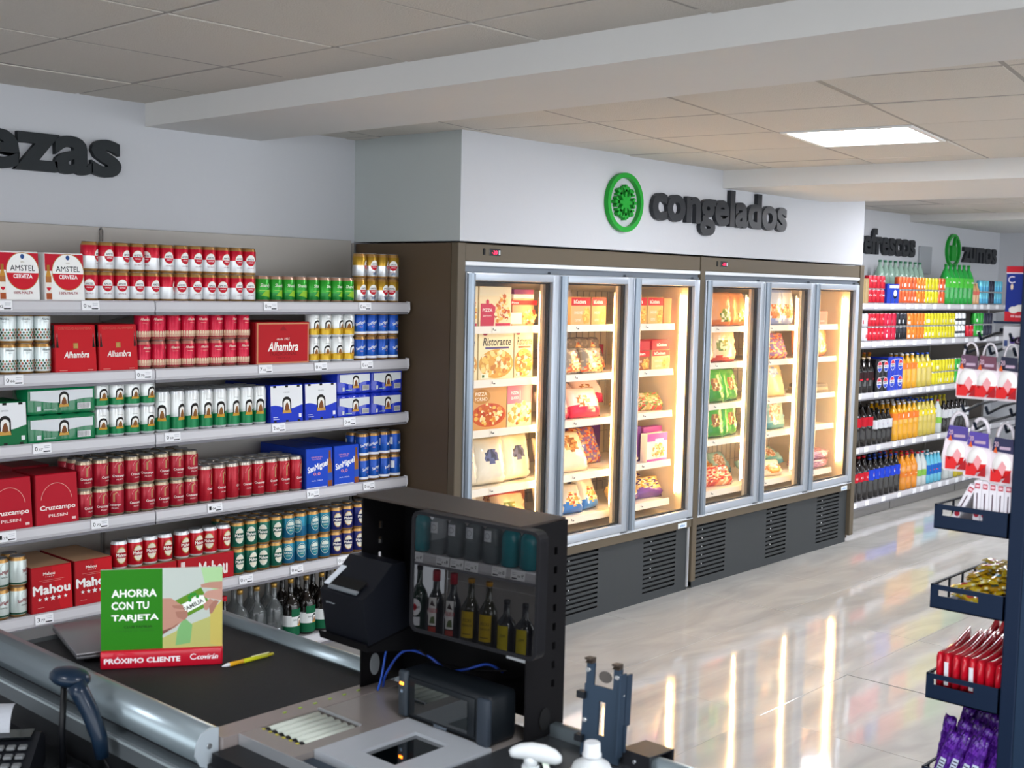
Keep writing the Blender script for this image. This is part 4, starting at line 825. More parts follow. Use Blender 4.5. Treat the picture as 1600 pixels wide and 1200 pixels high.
letters('cervezas', 'beer_sign', 'dark raised lettering reading cervezas above the beer shelves', 1.475, 2.745, 2.258, .222, YW-.001, mat('1c2226', .5, noise=.05))
letters('refrescos', 'soft_drinks_sign', 'dark raised lettering reading refrescos above the soft drinks', 9.60, 10.74, 2.176, .222, YW-.001, LET)
letters('zumos', 'juice_sign', 'dark raised lettering reading zumos above the soft drinks', 11.85, 12.72, 2.165, .22, YW-.001, LET)
def emblem(x, y, z, r, kind, label, name):
    t = thing(name, label, 'wall emblem', (x, y, z)); d0, d1 = -.028, -.001
    n = 48; m = MB()
    for (R0, R1) in ((r, r-.026),):
        for k in range(n):
            a, b = 2*pi*k/n, 2*pi*(k+1)/n; o = len(m.v)
            m.v += [(q*cos(w_), dd, q*sin(w_)) for w_ in (a, b) for q in (R0, R1) for dd in (d0, d1)]
            m.f += [[o, o+2, o+6, o+4], [o+1, o+5, o+7, o+3], [o, o+4, o+5, o+1], [o+2, o+3, o+7, o+6]]; m.m += [0]*4; m.s += [False]*4
    m.build('ring', GRN, t)
    fx = lambda a, b, dd: (a, dd, b)
    if kind == 'snow':
        def bar(p_, a, w_, m2):
            dx, dz = cos(a), sin(a); nx, nz = -dz*w_/2, dx*w_/2
            (ax, az), (bx, bz) = p_; m2.prism([(ax+nx, az+nz), (ax-nx, az-nz), (bx-nx, bz-nz), (bx+nx, bz+nz)], d0, d1, fx)
        s = r*.60
        for k in range(8):
            a = pi/4*k+pi/8*0; m2 = MB(); bar(((.02*cos(a), .02*sin(a)), (s*cos(a), s*sin(a))), a, .017, m2)
            for e in (-1, 1):
                q = a+e*R(48); c = s*.62; bar(((c*cos(a), c*sin(a)), (c*cos(a)+s*.36*cos(q), c*sin(a)+s*.36*sin(q))), q, .013, m2)
            m2.build('snowflake_arm', GRN, t)
        m3 = MB().lathe([(.034, 0), (.034, .029)], 8, M=Matrix.Rotation(R(90), 4, 'X')); m3.build('snowflake_hub', GRN, t)
    else:
        MB().prism([(-.055, -.10), (.055, -.10), (.06, .03), (.035, .05), (-.06, .05)], d0, d1, fx).build('glass_shape', GRN, t)
        MB().prism([(.005, .05), (.03, .05), (.055, .12), (.04, .125), (.028, .12)], d0, d1, fx).build('straw_shape', GRN, t)
emblem(5.318, 4.044, 2.289, .160, 'snow', 'round green snowflake emblem left of the freezer lettering', 'snowflake_emblem')
emblem(11.62, YW-.001, 2.258, .160, 'juice', 'round green drinking glass emblem beside the juice lettering', 'juice_emblem')
tag(MB().rbox(10.86, 11.12, YW-.022, YW-.001, 2.02, 2.275, .003, 0, None, 1).build('switch_box', mat('9fa3a8', .5)), 'grey metal cover plate on the wall above the soft drinks', 'cover plate')

# ================================================================ soft drinks
RZ = [1.743, 1.437, 1.022, .586, .142]; YR = 4.40
for a, b, lb in ((8.33, 9.742, 'soft drinks shelf bay touching the freezer'), (9.742, 11.124, 'soft drinks shelf bay in the middle'), (11.124, 12.52, 'soft drinks shelf bay towards the end wall')):
    bay(a, b, YR, RZ, lb, top_z=1.95, back=(.45, .95, 1.45, 1.95), backm=mat('4f4842', .6))
SNR = ('top', 'second', 'third', 'fourth', 'lowest')
tgm = MB().box(-.035, .035, -.0012, 0, -.02, .02).mesh('price_tag', [TAGW])
for k, z in enumerate(RZ):
    rr = random.Random(40+k); x = 8.95
    while x < 12.3:
        o = link('price_tag', tgm, None, (x, YR-.008, z-.018)); tag(o, 'small blank price tag on the %s soft drinks shelf edge' % SNR[k], 'price tag', 'tags on the %s soft drinks shelf' % SNR[k]); x += rr.choice((.16, .22, .3))
SOD = {}
def soda(k, bands, desc, pr=None, h=.1145): SOD[k] = (can_t(h, bands, ALU, pr, .0335, 'soda_can', 'drink can', 14, False), desc)
def blk(c): p = PR(); p.rect(-.012, .014, .03, .06, c); return p
soda('red', [(1, cm('c4122a'))], 'red cola can', PR().text('Cola', 0, .07, .045, .018, 'f4e8e8', .03, .2)); soda('pink', [(1, cm('c8183c'))], 'crimson soda can with white spots', blk('f0d0d8').ell(.01, .085, .012, .012, 'f4e0e4'))
soda('blk', [(.7, cm('16171c')), (1, cm('2a2c34'))], 'black cola can', blk('c8ccd4')); soda('org', [(1, cm('d8741a'))], 'orange soda can', PR().rect(-.016, .018, .022, .045, 'f0e6d8').ell(-.004, .075, .012, .016, 'f0b060'))
soda('yel', [(1, cm('cfc21a'))], 'yellow lemon soda can', PR().ell(0, .045, .014, .018, 'dcdcc0').rect(-.02, .02, .08, .084, '8a9a1a')); soda('wht', [(.35, cm('dfe3e6')), (.6, cm('1d1f28')), (1, cm('e6e8ea'))], 'white and black tonic can'); soda('sil', [(1, cm('d4d6da'))], 'silver cola can', blk('c8606a'))
soda('orr', [(1, cm('d8582a'))], 'deep orange soda can', blk('f4e8e0')); soda('grn', [(1, cm('2fa03a'))], 'green lemon soda can', blk('e4f0e0')); soda('aqua', [(.5, cm('4aa0c8')), (1, cm('6ac0d8'))], 'pale blue sports drink can'); soda('ink', [(1, cm('2a2c40'))], 'dark blue energy drink can')
rs = random.Random(5)
def sodas(k, row, x0, x1, tiers=2, rows=1):
    t, d = SOD[k]; n = max(1, round((x1-x0)/.0685)); P = (x1-x0)/n
    for r_ in range(rows):
        for q in range(tiers):
            for i in range(n): t.put((x0+P*(i+.5), YR+.05+.07*r_, RZ[row]+.0003+.1147*q), d+(', %s layer' % ('lower', 'upper')[q] if tiers > 1 else '')+', %s soft drinks shelf' % SNR[row], d+'s on the %s soft drinks shelf' % SNR[row], rs.gauss(.2, .3))
sodas('red', 0, 9.10, 9.40); sodas('orr', 0, 9.66, 10.00); sodas('org', 0, 10.0, 10.18); sodas('yel', 0, 10.18, 10.46); sodas('orr', 0, 10.46, 10.60); sodas('aqua', 0, 11.42, 11.62); sodas('ink', 0, 11.62, 11.76); sodas('aqua', 0, 11.76, 11.96)
sodas('sil', 1, 8.98, 9.12); sodas('red', 1, 9.12, 9.41); sodas('pink', 1, 9.41, 9.64); sodas('blk', 1, 9.64, 9.85); sodas('org', 1, 9.85, 10.20); sodas('yel', 1, 10.20, 10.86); sodas('wht', 1, 10.87, 11.10); sodas('red', 1, 11.14, 11.30, 1); sodas('grn', 1, 11.32, 11.52); sodas('ink', 1, 11.54, 11.75)
sodas('yel', 2, 10.42, 10.90); sodas('grn', 2, 10.92, 11.4)
def pet(k, desc, liquid, lab, cap, h=.33, r=.044, lz=(.45, .62), pr=None, a=1):
    prof = [(r*.75, 0), (r, .01), (r*.96, h*.2), (r, h*.35), (r, h*.62), (r*.9, h*.70), (r*.55, h*.82), (.014, h*.90), (.013, h*.96)]
    t = bottle_t('soda_bottle', 'drink bottle', prof, mat(liquid, .08, coat=.7, alpha=a), mat(cap, .4), [(h*lz[0], h*lz[1], pm(lab))] if lab else None, pr, r, [(.015, h*.955), (.015, h), (.013, h+.001)], 14)
    return (t, desc)
def lg(c, t, z, w=.05, h=.018): return PR().text(t, 0, z, w, h, c, .03, .1)
PET = {'cola': pet('c', 'dark cola bottle with a red label and red cap', '140d0c', 'c0162a', 'b01424', .36, .047, (.44, .64), lg('f4e8e8', 'Cola', .19)), 'colas': pet('c', 'dark cola bottle with a plain red label', '17100e', 'b81226', '1a1412', .34, .047, (.48, .70)), 'pep': pet('p', 'dark cola bottle with a blue label and blue cap', '1c1918', '1e3fc0', '22429a', .33, .044, (.46, .72), PR().ell(.004, .195, .016, .018, 'eef0f6').ell(.004, .199, .014, .012, 'c8283a', 12, 0, pi)),
    'pepg': pet('p', 'dark cola bottle with a grey label', '191615', 'c2c4c8', '161616', .28, .044, (.46, .72), PR().ell(.004, .165, .011, .013, '1e3f9a').ell(.004, .168, .011, .010, 'c02a3a', 10, 0, pi)), 'org': pet('o', 'orange soda bottle with an orange label', 'd89a12', 'e0762a', 'c8c8cc', .315, .047, (.56, .74), PR().rect(-.018, .02, .192, .222, 'f0e8e4')), 'org2': pet('o', 'orange soda bottle with a see-through label', 'd8861a', 'd8782a', 'c01c2c', .31, .05, (.36, .5), lg('f4d8b8', 'naranja', .135)),
    'lem': pet('l', 'pale lemon soda bottle with a yellow label', 'c0ac4a', 'd8c428', '2a4fb0', .315, .047, (.58, .74), PR().rect(-.02, .022, .195, .22, 'eef0ea')), 'clr': pet('w', 'clear soda bottle with a green label', 'cdd3d0', '7fb24a', 'b81c2c', .30, .045, (.3, .48), None, .8), 'aqua': pet('b', 'blue sports drink bottle', '5aaec8', '1f62b8', 'cfd6da', .27, .038, (.3, .62), lg('e8506a', 'Aqua', .12, .045)), 'yelb': pet('y', 'yellow isotonic bottle', 'c8b43a', None, 'c8bc20', .30, .04), 'grn2': pet('g', 'large green lemon soda bottle', '1f9a3c', '49b83a', '1a8a34', .36, .05, (.42, .66), lg('f0f4ea', 'lima', .2)), 'grnw': pet('g', 'tall pale green water bottle', '9fbfae', None, '3f7a5c', .37, .045, a=.75),
    'blkb': pet('k', 'black cola bottle with a dark red label', '120e0e', '2a1416', 'c8b090', .30, .045, (.36, .6), PR().rect(-.02, .02, .11, .125, 'c8283a')), 'orgb': pet('o', 'orange capped juice bottle', 'd89a2a', 'e07a2a', 'e0702a', .30, .045), 'pnk': pet('q', 'peach coloured drink bottle', 'd0a070', 'd06a5a', 'c8b89a', .2, .034)}
def pets(k, row, x0, x1, n, rows=1, dy=0, tall=1):
    t, d = PET[k]; P = (x1-x0)/n
    for r_ in range(rows):
        for i in range(n): t.put((x0+P*(i+.5), YR+.06+dy+.1*r_, RZ[row]+.0003), d+(', front row' if r_ == 0 and dy < .05 else ', back row')+', %s soft drinks shelf' % SNR[row], d+'s', rs.gauss(.25, .2), sc=(1, 1, tall) if tall != 1 else None)
pets('grn2', 0, 10.62, 11.02, 4, 1); pets('grn2', 0, 11.02, 11.24, 2, 1); pets('pnk', 0, 11.28, 11.42, 2); pets('grnw', 0, 9.72, 10.62, 9, 1, .2)
pets('blkb', 2, 8.99, 9.27, 3, 3, 0, .95); pets('org', 2, 9.80, 10.10, 3, 2, 0, .94); pets('lem', 2, 10.10, 10.41, 3, 2, 0, .94); pets('orgb', 2, 9.3, 9.8, 5, 1, .25)
pets('colas', 3, 8.99, 9.30, 3, 3); pets('pepg', 3, 9.31, 9.66, 4, 3); pets('org', 3, 9.68, 10.18, 5, 3); pets('lem', 3, 10.19, 10.54, 4, 3); pets('clr', 3, 10.56, 10.70, 1); pets('pepg', 3, 10.72, 11.3, 6, 1); pets('yelb', 3, 10.6, 11.3, 7, 1, .2)
pets('cola', 4, 8.98, 9.26, 3, 3); pets('pep', 4, 9.27, 9.86, 6, 3); pets('org2', 4, 9.88, 10.20, 3, 3); pets('clr', 4, 10.21, 10.40, 2, 2); pets('aqua', 4, 10.42, 10.74, 4, 2); pets('clr', 4, 10.8, 11.0, 2); pets('yelb', 4, 11.02, 11.4, 4)
def softpack(x0, x1, row, z, h, c, label, pr=None, dep=.2):
    w = x1-x0; n = max(2, round(w/.07)); m = MB(); pts = []
    for i in range(n*6+1): a = i/(n*6); pts.append((-w/2+w*a, .008*(1-abs(sin(pi*n*a)))))
    poly = pts+[(w/2, dep), (-w/2, dep)]
    m.prism(poly, 0, h, lambda a, b, d: (a, b, d), 0)
    o = m.build('drinks_pack', mat(c, .25, coat=.5), None, ((x0+x1)/2, YR+.012, RZ[row]+.0004+z)); tag(o, label, 'drinks pack')
    if pr: pr.build('label_print', front(-.0008), o)
def pr_pep(w, h):
    p = PR(); 
    for x in ((-w*.26, w*.26) if w > .16 else (0,)):
        p.ell(x, h*.55, .042, .045, 'e8eaf0'); p.ell(x, h*.55, .038, .041, 'c02838', 14, .1*pi, .9*pi); p.ell(x, h*.55, .038, .041, '2a48b0', 14, 1.1*pi, 1.9*pi); p.text('PEPSI', x, h*.55, .06, .018, '14161c', .04)
    p.rect(-w*.2, w*.2, h*.88, h*.91, 'e8eaf0'); return p
softpack(9.28, 9.50, 2, 0, .133, '17171b', 'black cola can pack, lower one', pr_pep(.22, .133)); softpack(9.28, 9.50, 2, .1335, .133, '17171b', 'black cola can pack, upper one', pr_pep(.22, .133)); softpack(9.505, 9.79, 2, 0, .138, '1f38b4', 'blue cola can pack, lower one', pr_pep(.28, .138)); softpack(9.505, 9.79, 2, .1385, .138, '1f38b4', 'blue cola can pack, upper one', pr_pep(.28, .138))
softpack(9.42, 9.65, 0, 0, .165, '1d3cae', 'blue drinks pack with a white round badge on the top shelf', PR().ell(.02, .08, .035, .038, '12141c').ell(.02, .088, .03, .026, 'dfe3ea').rect(-.09, .09, .13, .155, 'c8d0dc')); softpack(8.98, 9.09, 0, 0, .20, 'a88f62', 'tan snack bag at the end of the top soft drinks shelf', None, .1)

# ================================================================ checkout desk
ALR = mat('8f9ca2', .32, .6, noise=.03); STN = mat('a59d98', .25, .5, noise=.05, nscale=20); BLT = mat('222325', .6, bump=.15, bscale=300, noise=.05, nscale=40); BLK = mat('060608', .45, 0, .15); BLK2 = mat('141518', .35, 0, .2)
CH = .88
ck = thing('checkout_desk', 'checkout desk with a black conveyor belt and aluminium rails', 'checkout', (0, 0, 0))
MB().box(1.375, 1.945, 1.0, 3.05, .06, CH-.05).build('body', mat('1d1f22', .5, noise=.03), ck)
MB().box(1.40, 1.92, 1.03, 3.02, 0, .06).build('plinth', DARK, ck)
def bump_rail(x, s, y0, y1, name):
    prof = [(0, CH-.062), (-s*.018, CH-.060), (-s*.040, CH-.050), (-s*.052, CH-.028), (-s*.050, CH-.006), (-s*.038, CH+.014), (-s*.018, CH+.022), (0, CH+.020)]
    o = MB().prism([(x+a, b) for a, b in prof], y0, y1, lambda a, b, d: (a, d, b), 0, True).build(name, ALR, ck)
    [MB().prism([(x+a*1.05, (b-CH)*1.05+CH) for a, b in prof], u, u+.006, lambda a, b, d: (a, d, b)).build('end_cap', mat('a3adb4', .4), o) for u in (y0-.006, y1)]
    MB().lathe([(.006, 0), (.006, .004)], 10, M=Matrix.Translation((x-s*.024, y0-.006, CH-.012)) @ Matrix.Rotation(R(90), 4, 'X')).build('screw', mat('d0d4d8', .25, .9), o)
bump_rail(1.402, 1, 2.075, 3.06, 'rail'); bump_rail(1.900, -1, 2.115, 3.06, 'rail'); bump_rail(1.905, -1, 1.0, 1.655, 'rail')
MB().prism([(1.344, CH-.064), (1.340, CH-.070), (1.340, CH-.108), (1.375, CH-.108), (1.375, CH-.064)], 2.02, 3.06, lambda a, b, d: (a, d, b)).build('side_skirt', mat('6d7478', .4, .5), ck)
MB().box(1.337, 1.3399, 2.02, 3.06, CH-.072, CH-.067).build('skirt_lip', mat('c2ced2', .3, .5), ck)
MB().box(1.402, 1.900, 2.96, 3.05, CH-.03, CH+.006).build('end_plate', mat('7d8285', .35, .6), ck)
MB().rbox(1.404, 1.898, 2.118, 2.96, CH-.04, CH-.002, .012).build('conveyor_belt', BLT, ck)
MB().box(1.404, 1.900, 2.055, 2.116, CH-.03, CH+.001).build('belt_end_strip', mat('a59a96', .25, .5), ck)
g = MB()
for k in range(6): g.box(1.58+.042*k, 1.588+.042*k, 2.085, 2.090, CH+.001, CH+.0025)
g.build('sensor_mark', mat('8fa83a', .4), ck)
# stainless plate with a hole for the rollers
pl = MB(); x0, x1, y0, y1 = 1.442, 1.900, 1.875, 2.055; a, b, c, d = 1.496, 1.652, 1.915, 2.052
pl.box(x0, a, y0, y1, CH-.02, CH); pl.box(b, x1, y0, y1, CH-.02, CH); pl.box(a, b, y0, c, CH-.02, CH); pl.box(a, b, d, y1, CH-.02, CH); pl.build('steel_plate', STN, ck)
MB().box(a, b, c, d, CH-.045, CH-.04).build('roller_well', BLK, ck)
MB().box(b-.004, b+.002, c-.002, d+.002, CH, CH+.004).build('roller_frame', mat('b9bcc0', .3, .6), ck)
for k in range(6):
    y = c+.0115+.0228*k
    ro = MB().lathe([(.0102, 0), (.0102, .132)], 12, M=Matrix.Translation((a+.012, y, CH-.008)) @ Matrix.Rotation(R(90), 4, 'Y')).build('roller', mat('b9c0b6', .4), ck)
    MB().lathe([(.0098, 0), (.0098, .011)], 10, M=Matrix.Translation((a+.0005, y, CH-.008)) @ Matrix.Rotation(R(90), 4, 'Y')).build('roller_end', mat('15161a', .4), ro)
    MB().box(a-.0045, a+.0003, y-.004, y+.003, CH-.004, CH+.002).build('roller_clip', mat('a8a03a', .4), ro)
MB().box(1.375, 1.440, 1.0, 2.053, CH-.05, CH-.022).build('cashier_ledge', BLK2, ck)
MB().box(1.4395, 1.4425, 1.0, 2.053, CH-.05, CH+.0015).build('edge_strip', mat('c2c6ca', .25, .7), ck)
MB().box(1.4435, 1.49, 1.0, 1.872, CH-.05, CH-.012).build('cable_channel', mat('23303c', .35), ck)
MB().box(1.443, 1.90, 1.0, 1.62, CH-.02, CH-.002).build('packing_plate', mat('4a4d50', .25, .6), ck)
MB().box(1.752, 1.90, 1.62, 1.875, CH-.02, CH-.001).build('rear_plate', STN, ck)

# bi-optic scanner: platter and tower
bs = thing('barcode_scanner', 'black counter barcode scanner with a silver platter and tall window', 'scanner', (0, 0, 0))
q = MB(); x0, x1, y0, y1 = 1.495, 1.752, 1.625, 1.873; a, b, c, d = 1.556, 1.706, 1.70, 1.80
for r4 in ((x0, a, y0, y1), (b, x1, y0, y1), (a, b, y0, c), (a, b, d, y1)): q.box(*r4, CH-.02, CH+.003)
q.build('platter', mat('bcc1c7', .3, .35, noise=.03, nscale=30), bs)
MB().box(a, b, c, d, CH-.012, CH-.004).build('platter_glass', mat('04080a', .03, coat=1, spec=.9), bs)
tw = MB(); tw.rbox(1.752, 1.838, 1.632, 1.898, CH, .988, .012); to = tw.build('tower', mat('12161a', .4, 0, .22), bs)
MB().rbox(1.748, 1.756, 1.672, 1.868, CH+.012, .976, .003).build('bezel', mat('15191d', .35, 0, .22), to)
MB().box(1.7462, 1.748, 1.690, 1.848, CH+.018, .966).build('scan_window', mat('0a1214', .02, coat=1, spec=1.0), to)
MB().rbox(1.744, 1.760, 1.873, 1.900, CH+.004, .986, .006).build('button_panel', mat('2a3138', .4), to)
MB().rbox(1.7425, 1.746, 1.881, 1.892, .955, .961, .0012).build('status_light', mat('ff7a1a', .4, em=5), to)
MB().rbox(1.7425, 1.746, 1.883, 1.890, .938, .945, .001).build('button', mat('6a7a8a', .4), to)
MB().rbox(1.744, 1.760, 1.630, 1.664, CH+.002, .982, .006).build('end_panel', mat('2c333c', .4, 0, .22), to)
PR().text('scanner', 0, 0, .04, .007, '6a7480', .02).build('maker_print', facex(1.748, 1.77, CH+.009), to)

# hooded monitor frame
hd = thing('monitor_hood', 'black perforated metal hood around the till monitor', 'monitor hood', (0, 0, 0))
MB().prism([(1.797, 1.597), (1.797, 2.105), (1.948, 2.105), (1.948, 1.607)], 1.333, 1.338, lambda a, b, d: (a, b, d)).build('top_plate', mat('3a322d', .4, 0, .35), hd)
def slotted(y, name, x0, x1, zs, hx, z0=CH, z1=1.333):
    m = MB(); zz = z0
    for s in zs: m.box(x0, x1, y, y+.004, zz, s); m.box(x0, hx, y, y+.004, s, s+.016); m.box(hx+.010, x1, y, y+.004, s, s+.016); zz = s+.016
    m.box(x0, x1, y, y+.004, zz, z1); return m.build(name, mat('100f11', .5, 0, .15), hd)
slotted(1.600, 'side_plate', 1.826, 1.948, [.98+.0405*k for k in range(8)], 1.906)
slotted(2.100, 'side_plate', 1.812, 1.948, [1.07+.036*k for k in range(6)], 1.862)
MB().box(1.944, 1.948, 1.604, 2.100, CH, 1.333).build('back_plate', BLK, hd)
MB().prism([(1.885+.017*cos(2*pi*k/20), .918+.024*sin(2*pi*k/20)) for k in range(20)], 1.5975, 1.5998, lambda a, b, d: (a, d, b)).build('cable_hole', DARK, hd)
MB().prism([(1.853+.014*cos(2*pi*k/20), .928+.026*sin(2*pi*k/20)) for k in range(20)], 2.0975, 2.0998, lambda a, b, d: (a, d, b)).build('cable_hole', mat('a3a9ad', .3, .4), hd)
MB().box(1.940, 1.9436, 1.64, 1.76, 1.000, 1.009).build('gap_light_bar', mat('d8dade', .4), hd)  # solid pale bar, coloured as the light showing through a gap
mo = thing('till_monitor', 'dark glossy till monitor reflecting bottles', 'monitor', (1.770, 1.7075, 1.206)); mo.rotation_euler = (0, R(.9), R(4))
def rr2(y0, y1, z0, z1, r, n=6):
    o = []
    for cy, cz, a0 in ((y1-r, z1-r, 0), (y0+r, z1-r, pi/2), (y0+r, z0+r, pi), (y1-r, z0+r, 1.5*pi)):
        for k in range(n+1): a = a0+pi/2*k/n; o.append((cy+r*cos(a), cz+r*sin(a)))
    return o
O = rr2(-.172, .172, -.131, .131, .02); I = rr2(-.165, .165, -.124, .124, .014); n = len(O)
MB().prism(O, .006, .030, lambda a, b, d: (d, a, b)).build('housing', mat('141417', .4, 0, .2), mo)
m = MB(); m.v = [(0, a, b) for a, b in O]+[(0, a, b) for a, b in I]+[(.006, a, b) for a, b in O]+[(.006, a, b) for a, b in I]
for k in range(n):
    j = (k+1) % n; m.f += [[k, j, n+j, n+k], [k, 2*n+k, 2*n+j, j], [n+k, n+j, 3*n+j, 3*n+k]]; m.m += [0]*3; m.s += [False]*3
m.build('bezel', mat('18181b', .4, 0, .2), mo)
SCR = bpy.data.materials.new('glossy_screen'); SCR.use_nodes = True; bb = SCR.node_tree.nodes['Principled BSDF']
bb.inputs['Base Color'].default_value = (.004, .004, .005, 1); bb.inputs['Roughness'].default_value = .015; bb.inputs['IOR'].default_value = 3.4; bb.inputs['Specular IOR Level'].default_value = .5
MB().prism(I, .0025, .0055, lambda a, b, d: (d, a, b)).build('screen', SCR, mo)
MB().rbox(.030, .06, -.05, .05, -.06, .06, .006).build('rear_hump', BLK, mo); MB().box(.06, .165, -.02, .02, -.02, .02).build('mount_arm', BLK, mo)

# receipt printer on its bracket
rp = thing('receipt_printer', 'black receipt printer on a tilted bracket beside the monitor', 'printer', (1.766, 2.02, 1.045)); rp.rotation_euler = (0, R(-10), 0)
MB().prism([(-.066, .002), (.066, .002), (.066, .150), (.03, .158), (-.030, .120), (-.066, .108)], -.072, .072, lambda a, b, d: (a, d, b)).build('housing', mat('101218', .38, 0, .25), rp)
MB().prism([(-.052, .118), (-.026, .1265), (-.026, .130), (-.052, .121)], -.045, .045, lambda a, b, d: (a, d, b)).build('paper_slot', mat('060607', .5), rp)
MB().prism([(-.062, .113), (-.054, .116), (-.054, .1195), (-.062, .1165)], -.048, .048, lambda a, b, d: (a, d, b)).build('tear_bar', mat('9aa2aa', .3, .7), rp)
MB().prism([(-.055, .117), (.0, .139), (.0, .142), (-.055, .120)], .052, .068, lambda a, b, d: (a, d, b)).build('status_strip', mat('c6ccd4', .4), rp)
PR().text('printer', 0, 0, .03, .006, '8a9096', .02).build('maker_print', lambda a, b, z: (-.0662-z, .04-a, .08+b), rp)
tr = MB(); tr.prism([(-.078, -.006), (.074, -.006), (.074, .0015), (-.074, .0015), (-.078, .012), (-.080, .012)], -.080, .080, lambda a, b, d: (a, d, b)); tr.prism([(-.078, -.006), (.074, -.06), (.074, -.006)], -.080, -.077, lambda a, b, d: (a, d, b)); tr.build('bracket', mat('0a0a0c', .5, 0, .15), rp)
# loose cables under the monitor
def cable(name, pts, r, m, label, cat='cable'):
    P = [Vector(p_) for p_ in pts]; out = []
    for i in range(len(P)-1):
        p0, p1, p2, p3 = P[max(i-1, 0)], P[i], P[i+1], P[min(i+2, len(P)-1)]
        for k in range(6):
            t = k/6; out.append(.5*((2*p1)+(-p0+p2)*t+(2*p0-5*p1+4*p2-p3)*t*t+(-p0+3*p1-3*p2+p3)*t**3))
    out.append(P[-1]); return tag(MB().tube(out, r, 7).build(name, m), label, cat)
cable('cable', [(1.845, 2.06, CH+.005), (1.83, 2.03, .93), (1.845, 1.99, .985), (1.86, 1.93, .985), (1.865, 1.87, .965), (1.87, 1.82, .975), (1.90, 1.78, .99), (1.93, 1.76, .97)], .003, mat('1d3f9a', .35), 'blue network cable hanging under the monitor')
cable('cable', [(1.82, 2.05, CH+.004), (1.828, 2.045, .92), (1.85, 2.05, .985), (1.90, 2.06, 1.02), (1.93, 2.06, 1.04)], .0026, mat('2450b0', .3), 'blue loop of cable beside the cable hole')
cable('cable', [(1.85, 1.95, 1.0), (1.87, 1.90, .972), (1.885, 1.80, .975), (1.90, 1.72, .990)], .003, BLK, 'black cable sagging under the monitor')

# next-customer sign
SA = math.atan2(2.475-2.639, 1.688-1.453)
sg = thing('divider_sign', 'green and red next-customer sign standing on the belt', 'sign', (1.453, 2.639, CH-.002), SA)
W, HH = .2867, .242
MB().rbox(0, W, -.006, .030, 0, .044, .004).build('base', mat('c4122c', .3, coat=.3), sg)
MB().box(.001, W-.001, .006, .012, .044, HH).build('panel', mat('dfe6dd', .25), sg)
p = PR(.0002); p.rect(.001, W*.503, .044, HH, '267a10')
p.text('AHORRA', .0785, .183, .105, .0195, 'f2f6ee', .03); p.text('CON TU', .069, .153, .087, .0195, 'f2f6ee', .03); p.text('TARJETA', .080, .121, .110, .0195, 'f2f6ee', .03); p.text('CLUB FAMILIA', .087, .1005, .066, .006, '1c4a10', .03); p.text('Consigue tu tarjeta', .075, .0905, .10, .0045, '26651a', 0)
xr = W*.503; mixc = [('c9d8cc', 0), ('a9c98a', 1), ('b9b86a', 2)]
p.rect(xr, W-.001, .044, HH, 'bcc5be'); p.poly([(xr, .044), (W-.001, .044), (W-.001, .13), (xr+.06, .10), (xr, .07)], 'b4b56c'); p.poly([(xr+.03, .05), (xr+.065, .055), (xr+.07, .10), (xr+.05, .12), (xr+.035, .09)], '7ab070'); p.poly([(W-.001, .17), (W-.001, HH), (xr+.09, HH), (xr+.10, .20)], 'a8cf98'); p.poly([(W-.03, .05), (W-.001, .044), (W-.001, .16), (W-.03, .13)], 'c3b45e')
ca, sa = cos(R(27)), sin(R(27))
def CDP(x, y): return (xr+.066+x*ca-y*sa, .153+x*sa+y*ca)
SK, SK2, SK3 = 'b98a78', 'a57464', '7c4f44'
p.poly([CDP(-.040, -.025), CDP(.040, -.025), CDP(.040, .024), CDP(-.040, .024)], '5b8a22'); p.poly([CDP(-.030, -.016), CDP(.034, -.016), CDP(.036, .004), CDP(.02, .012), CDP(.0, .008), CDP(-.02, .008)], 'eef2ea'); [p.ell(*CDP(.012+.010*cos(a_), .008+.011*sin(a_)), .0045, .0045, '2a8a2c', 8) for a_ in (0, .8, 1.6, 2.4, 3.1)]
v_, f_ = glyphs('FAMILIA', .03, 0); gx = max(q_[0] for q_ in v_); p.tri([CDP(-.022+q_[0]/gx*.052, -.011+q_[1]*.014) for q_ in v_], f_, '4a4f48')
p.poly([(xr, .168), (xr+.02, .168), (xr+.045, .150), (xr+.056, .130), (xr+.052, .115), (xr+.03, .095), (xr, .080)], SK); p.poly([(xr+.022, .150), (xr+.048, .150), (xr+.050, .139), (xr+.026, .143)], SK2); p.poly([(xr+.03, .134), (xr+.058, .136), (xr+.06, .122), (xr+.052, .112), (xr+.034, .120)], SK2); p.poly([(xr, .088), (xr+.03, .098), (xr+.04, .108), (xr, .078)], SK3)
xw = W-.001; p.poly([(xw, .206), (xw-.03, .205), (xw-.052, .199), (xw-.05, .192), (xw-.028, .190), (xw, .186)], SK); p.poly([(xw, .188), (xw-.036, .183), (xw-.046, .174), (xw-.040, .166), (xw, .158)], 'c39484'); p.poly([(xw-.03, .164), (xw-.045, .15), (xw-.043, .136), (xw-.036, .135), (xw-.02, .158)], SK); p.poly([(xw-.018, .16), (xw-.032, .145), (xw-.030, .126), (xw-.024, .127), (xw-.008, .157)], SK2)
p.build('poster_print', lambda a_, b_, z: (a_, .006-z-.0001, b_), sg)
PR(.0002).text('PRÓXIMO CLIENTE', .0975, .022, .178, .0165, 'f6f0f2', .04).build('base_print', lambda a_, b_, z: (a_, -.006-z-.0001, b_), sg)
p = PR(.0002); p.ring(W*.76, .0235, .0085, .0075, .0022, 'f6f0f2', 20, .25*pi, 1.85*pi); p.text('covirán', W*.875, .0225, .050, .0135, 'f6f0f2', .035, .25)
p.build('logo_print', lambda a_, b_, z: (a_, -.006-z-.0001, b_), sg)
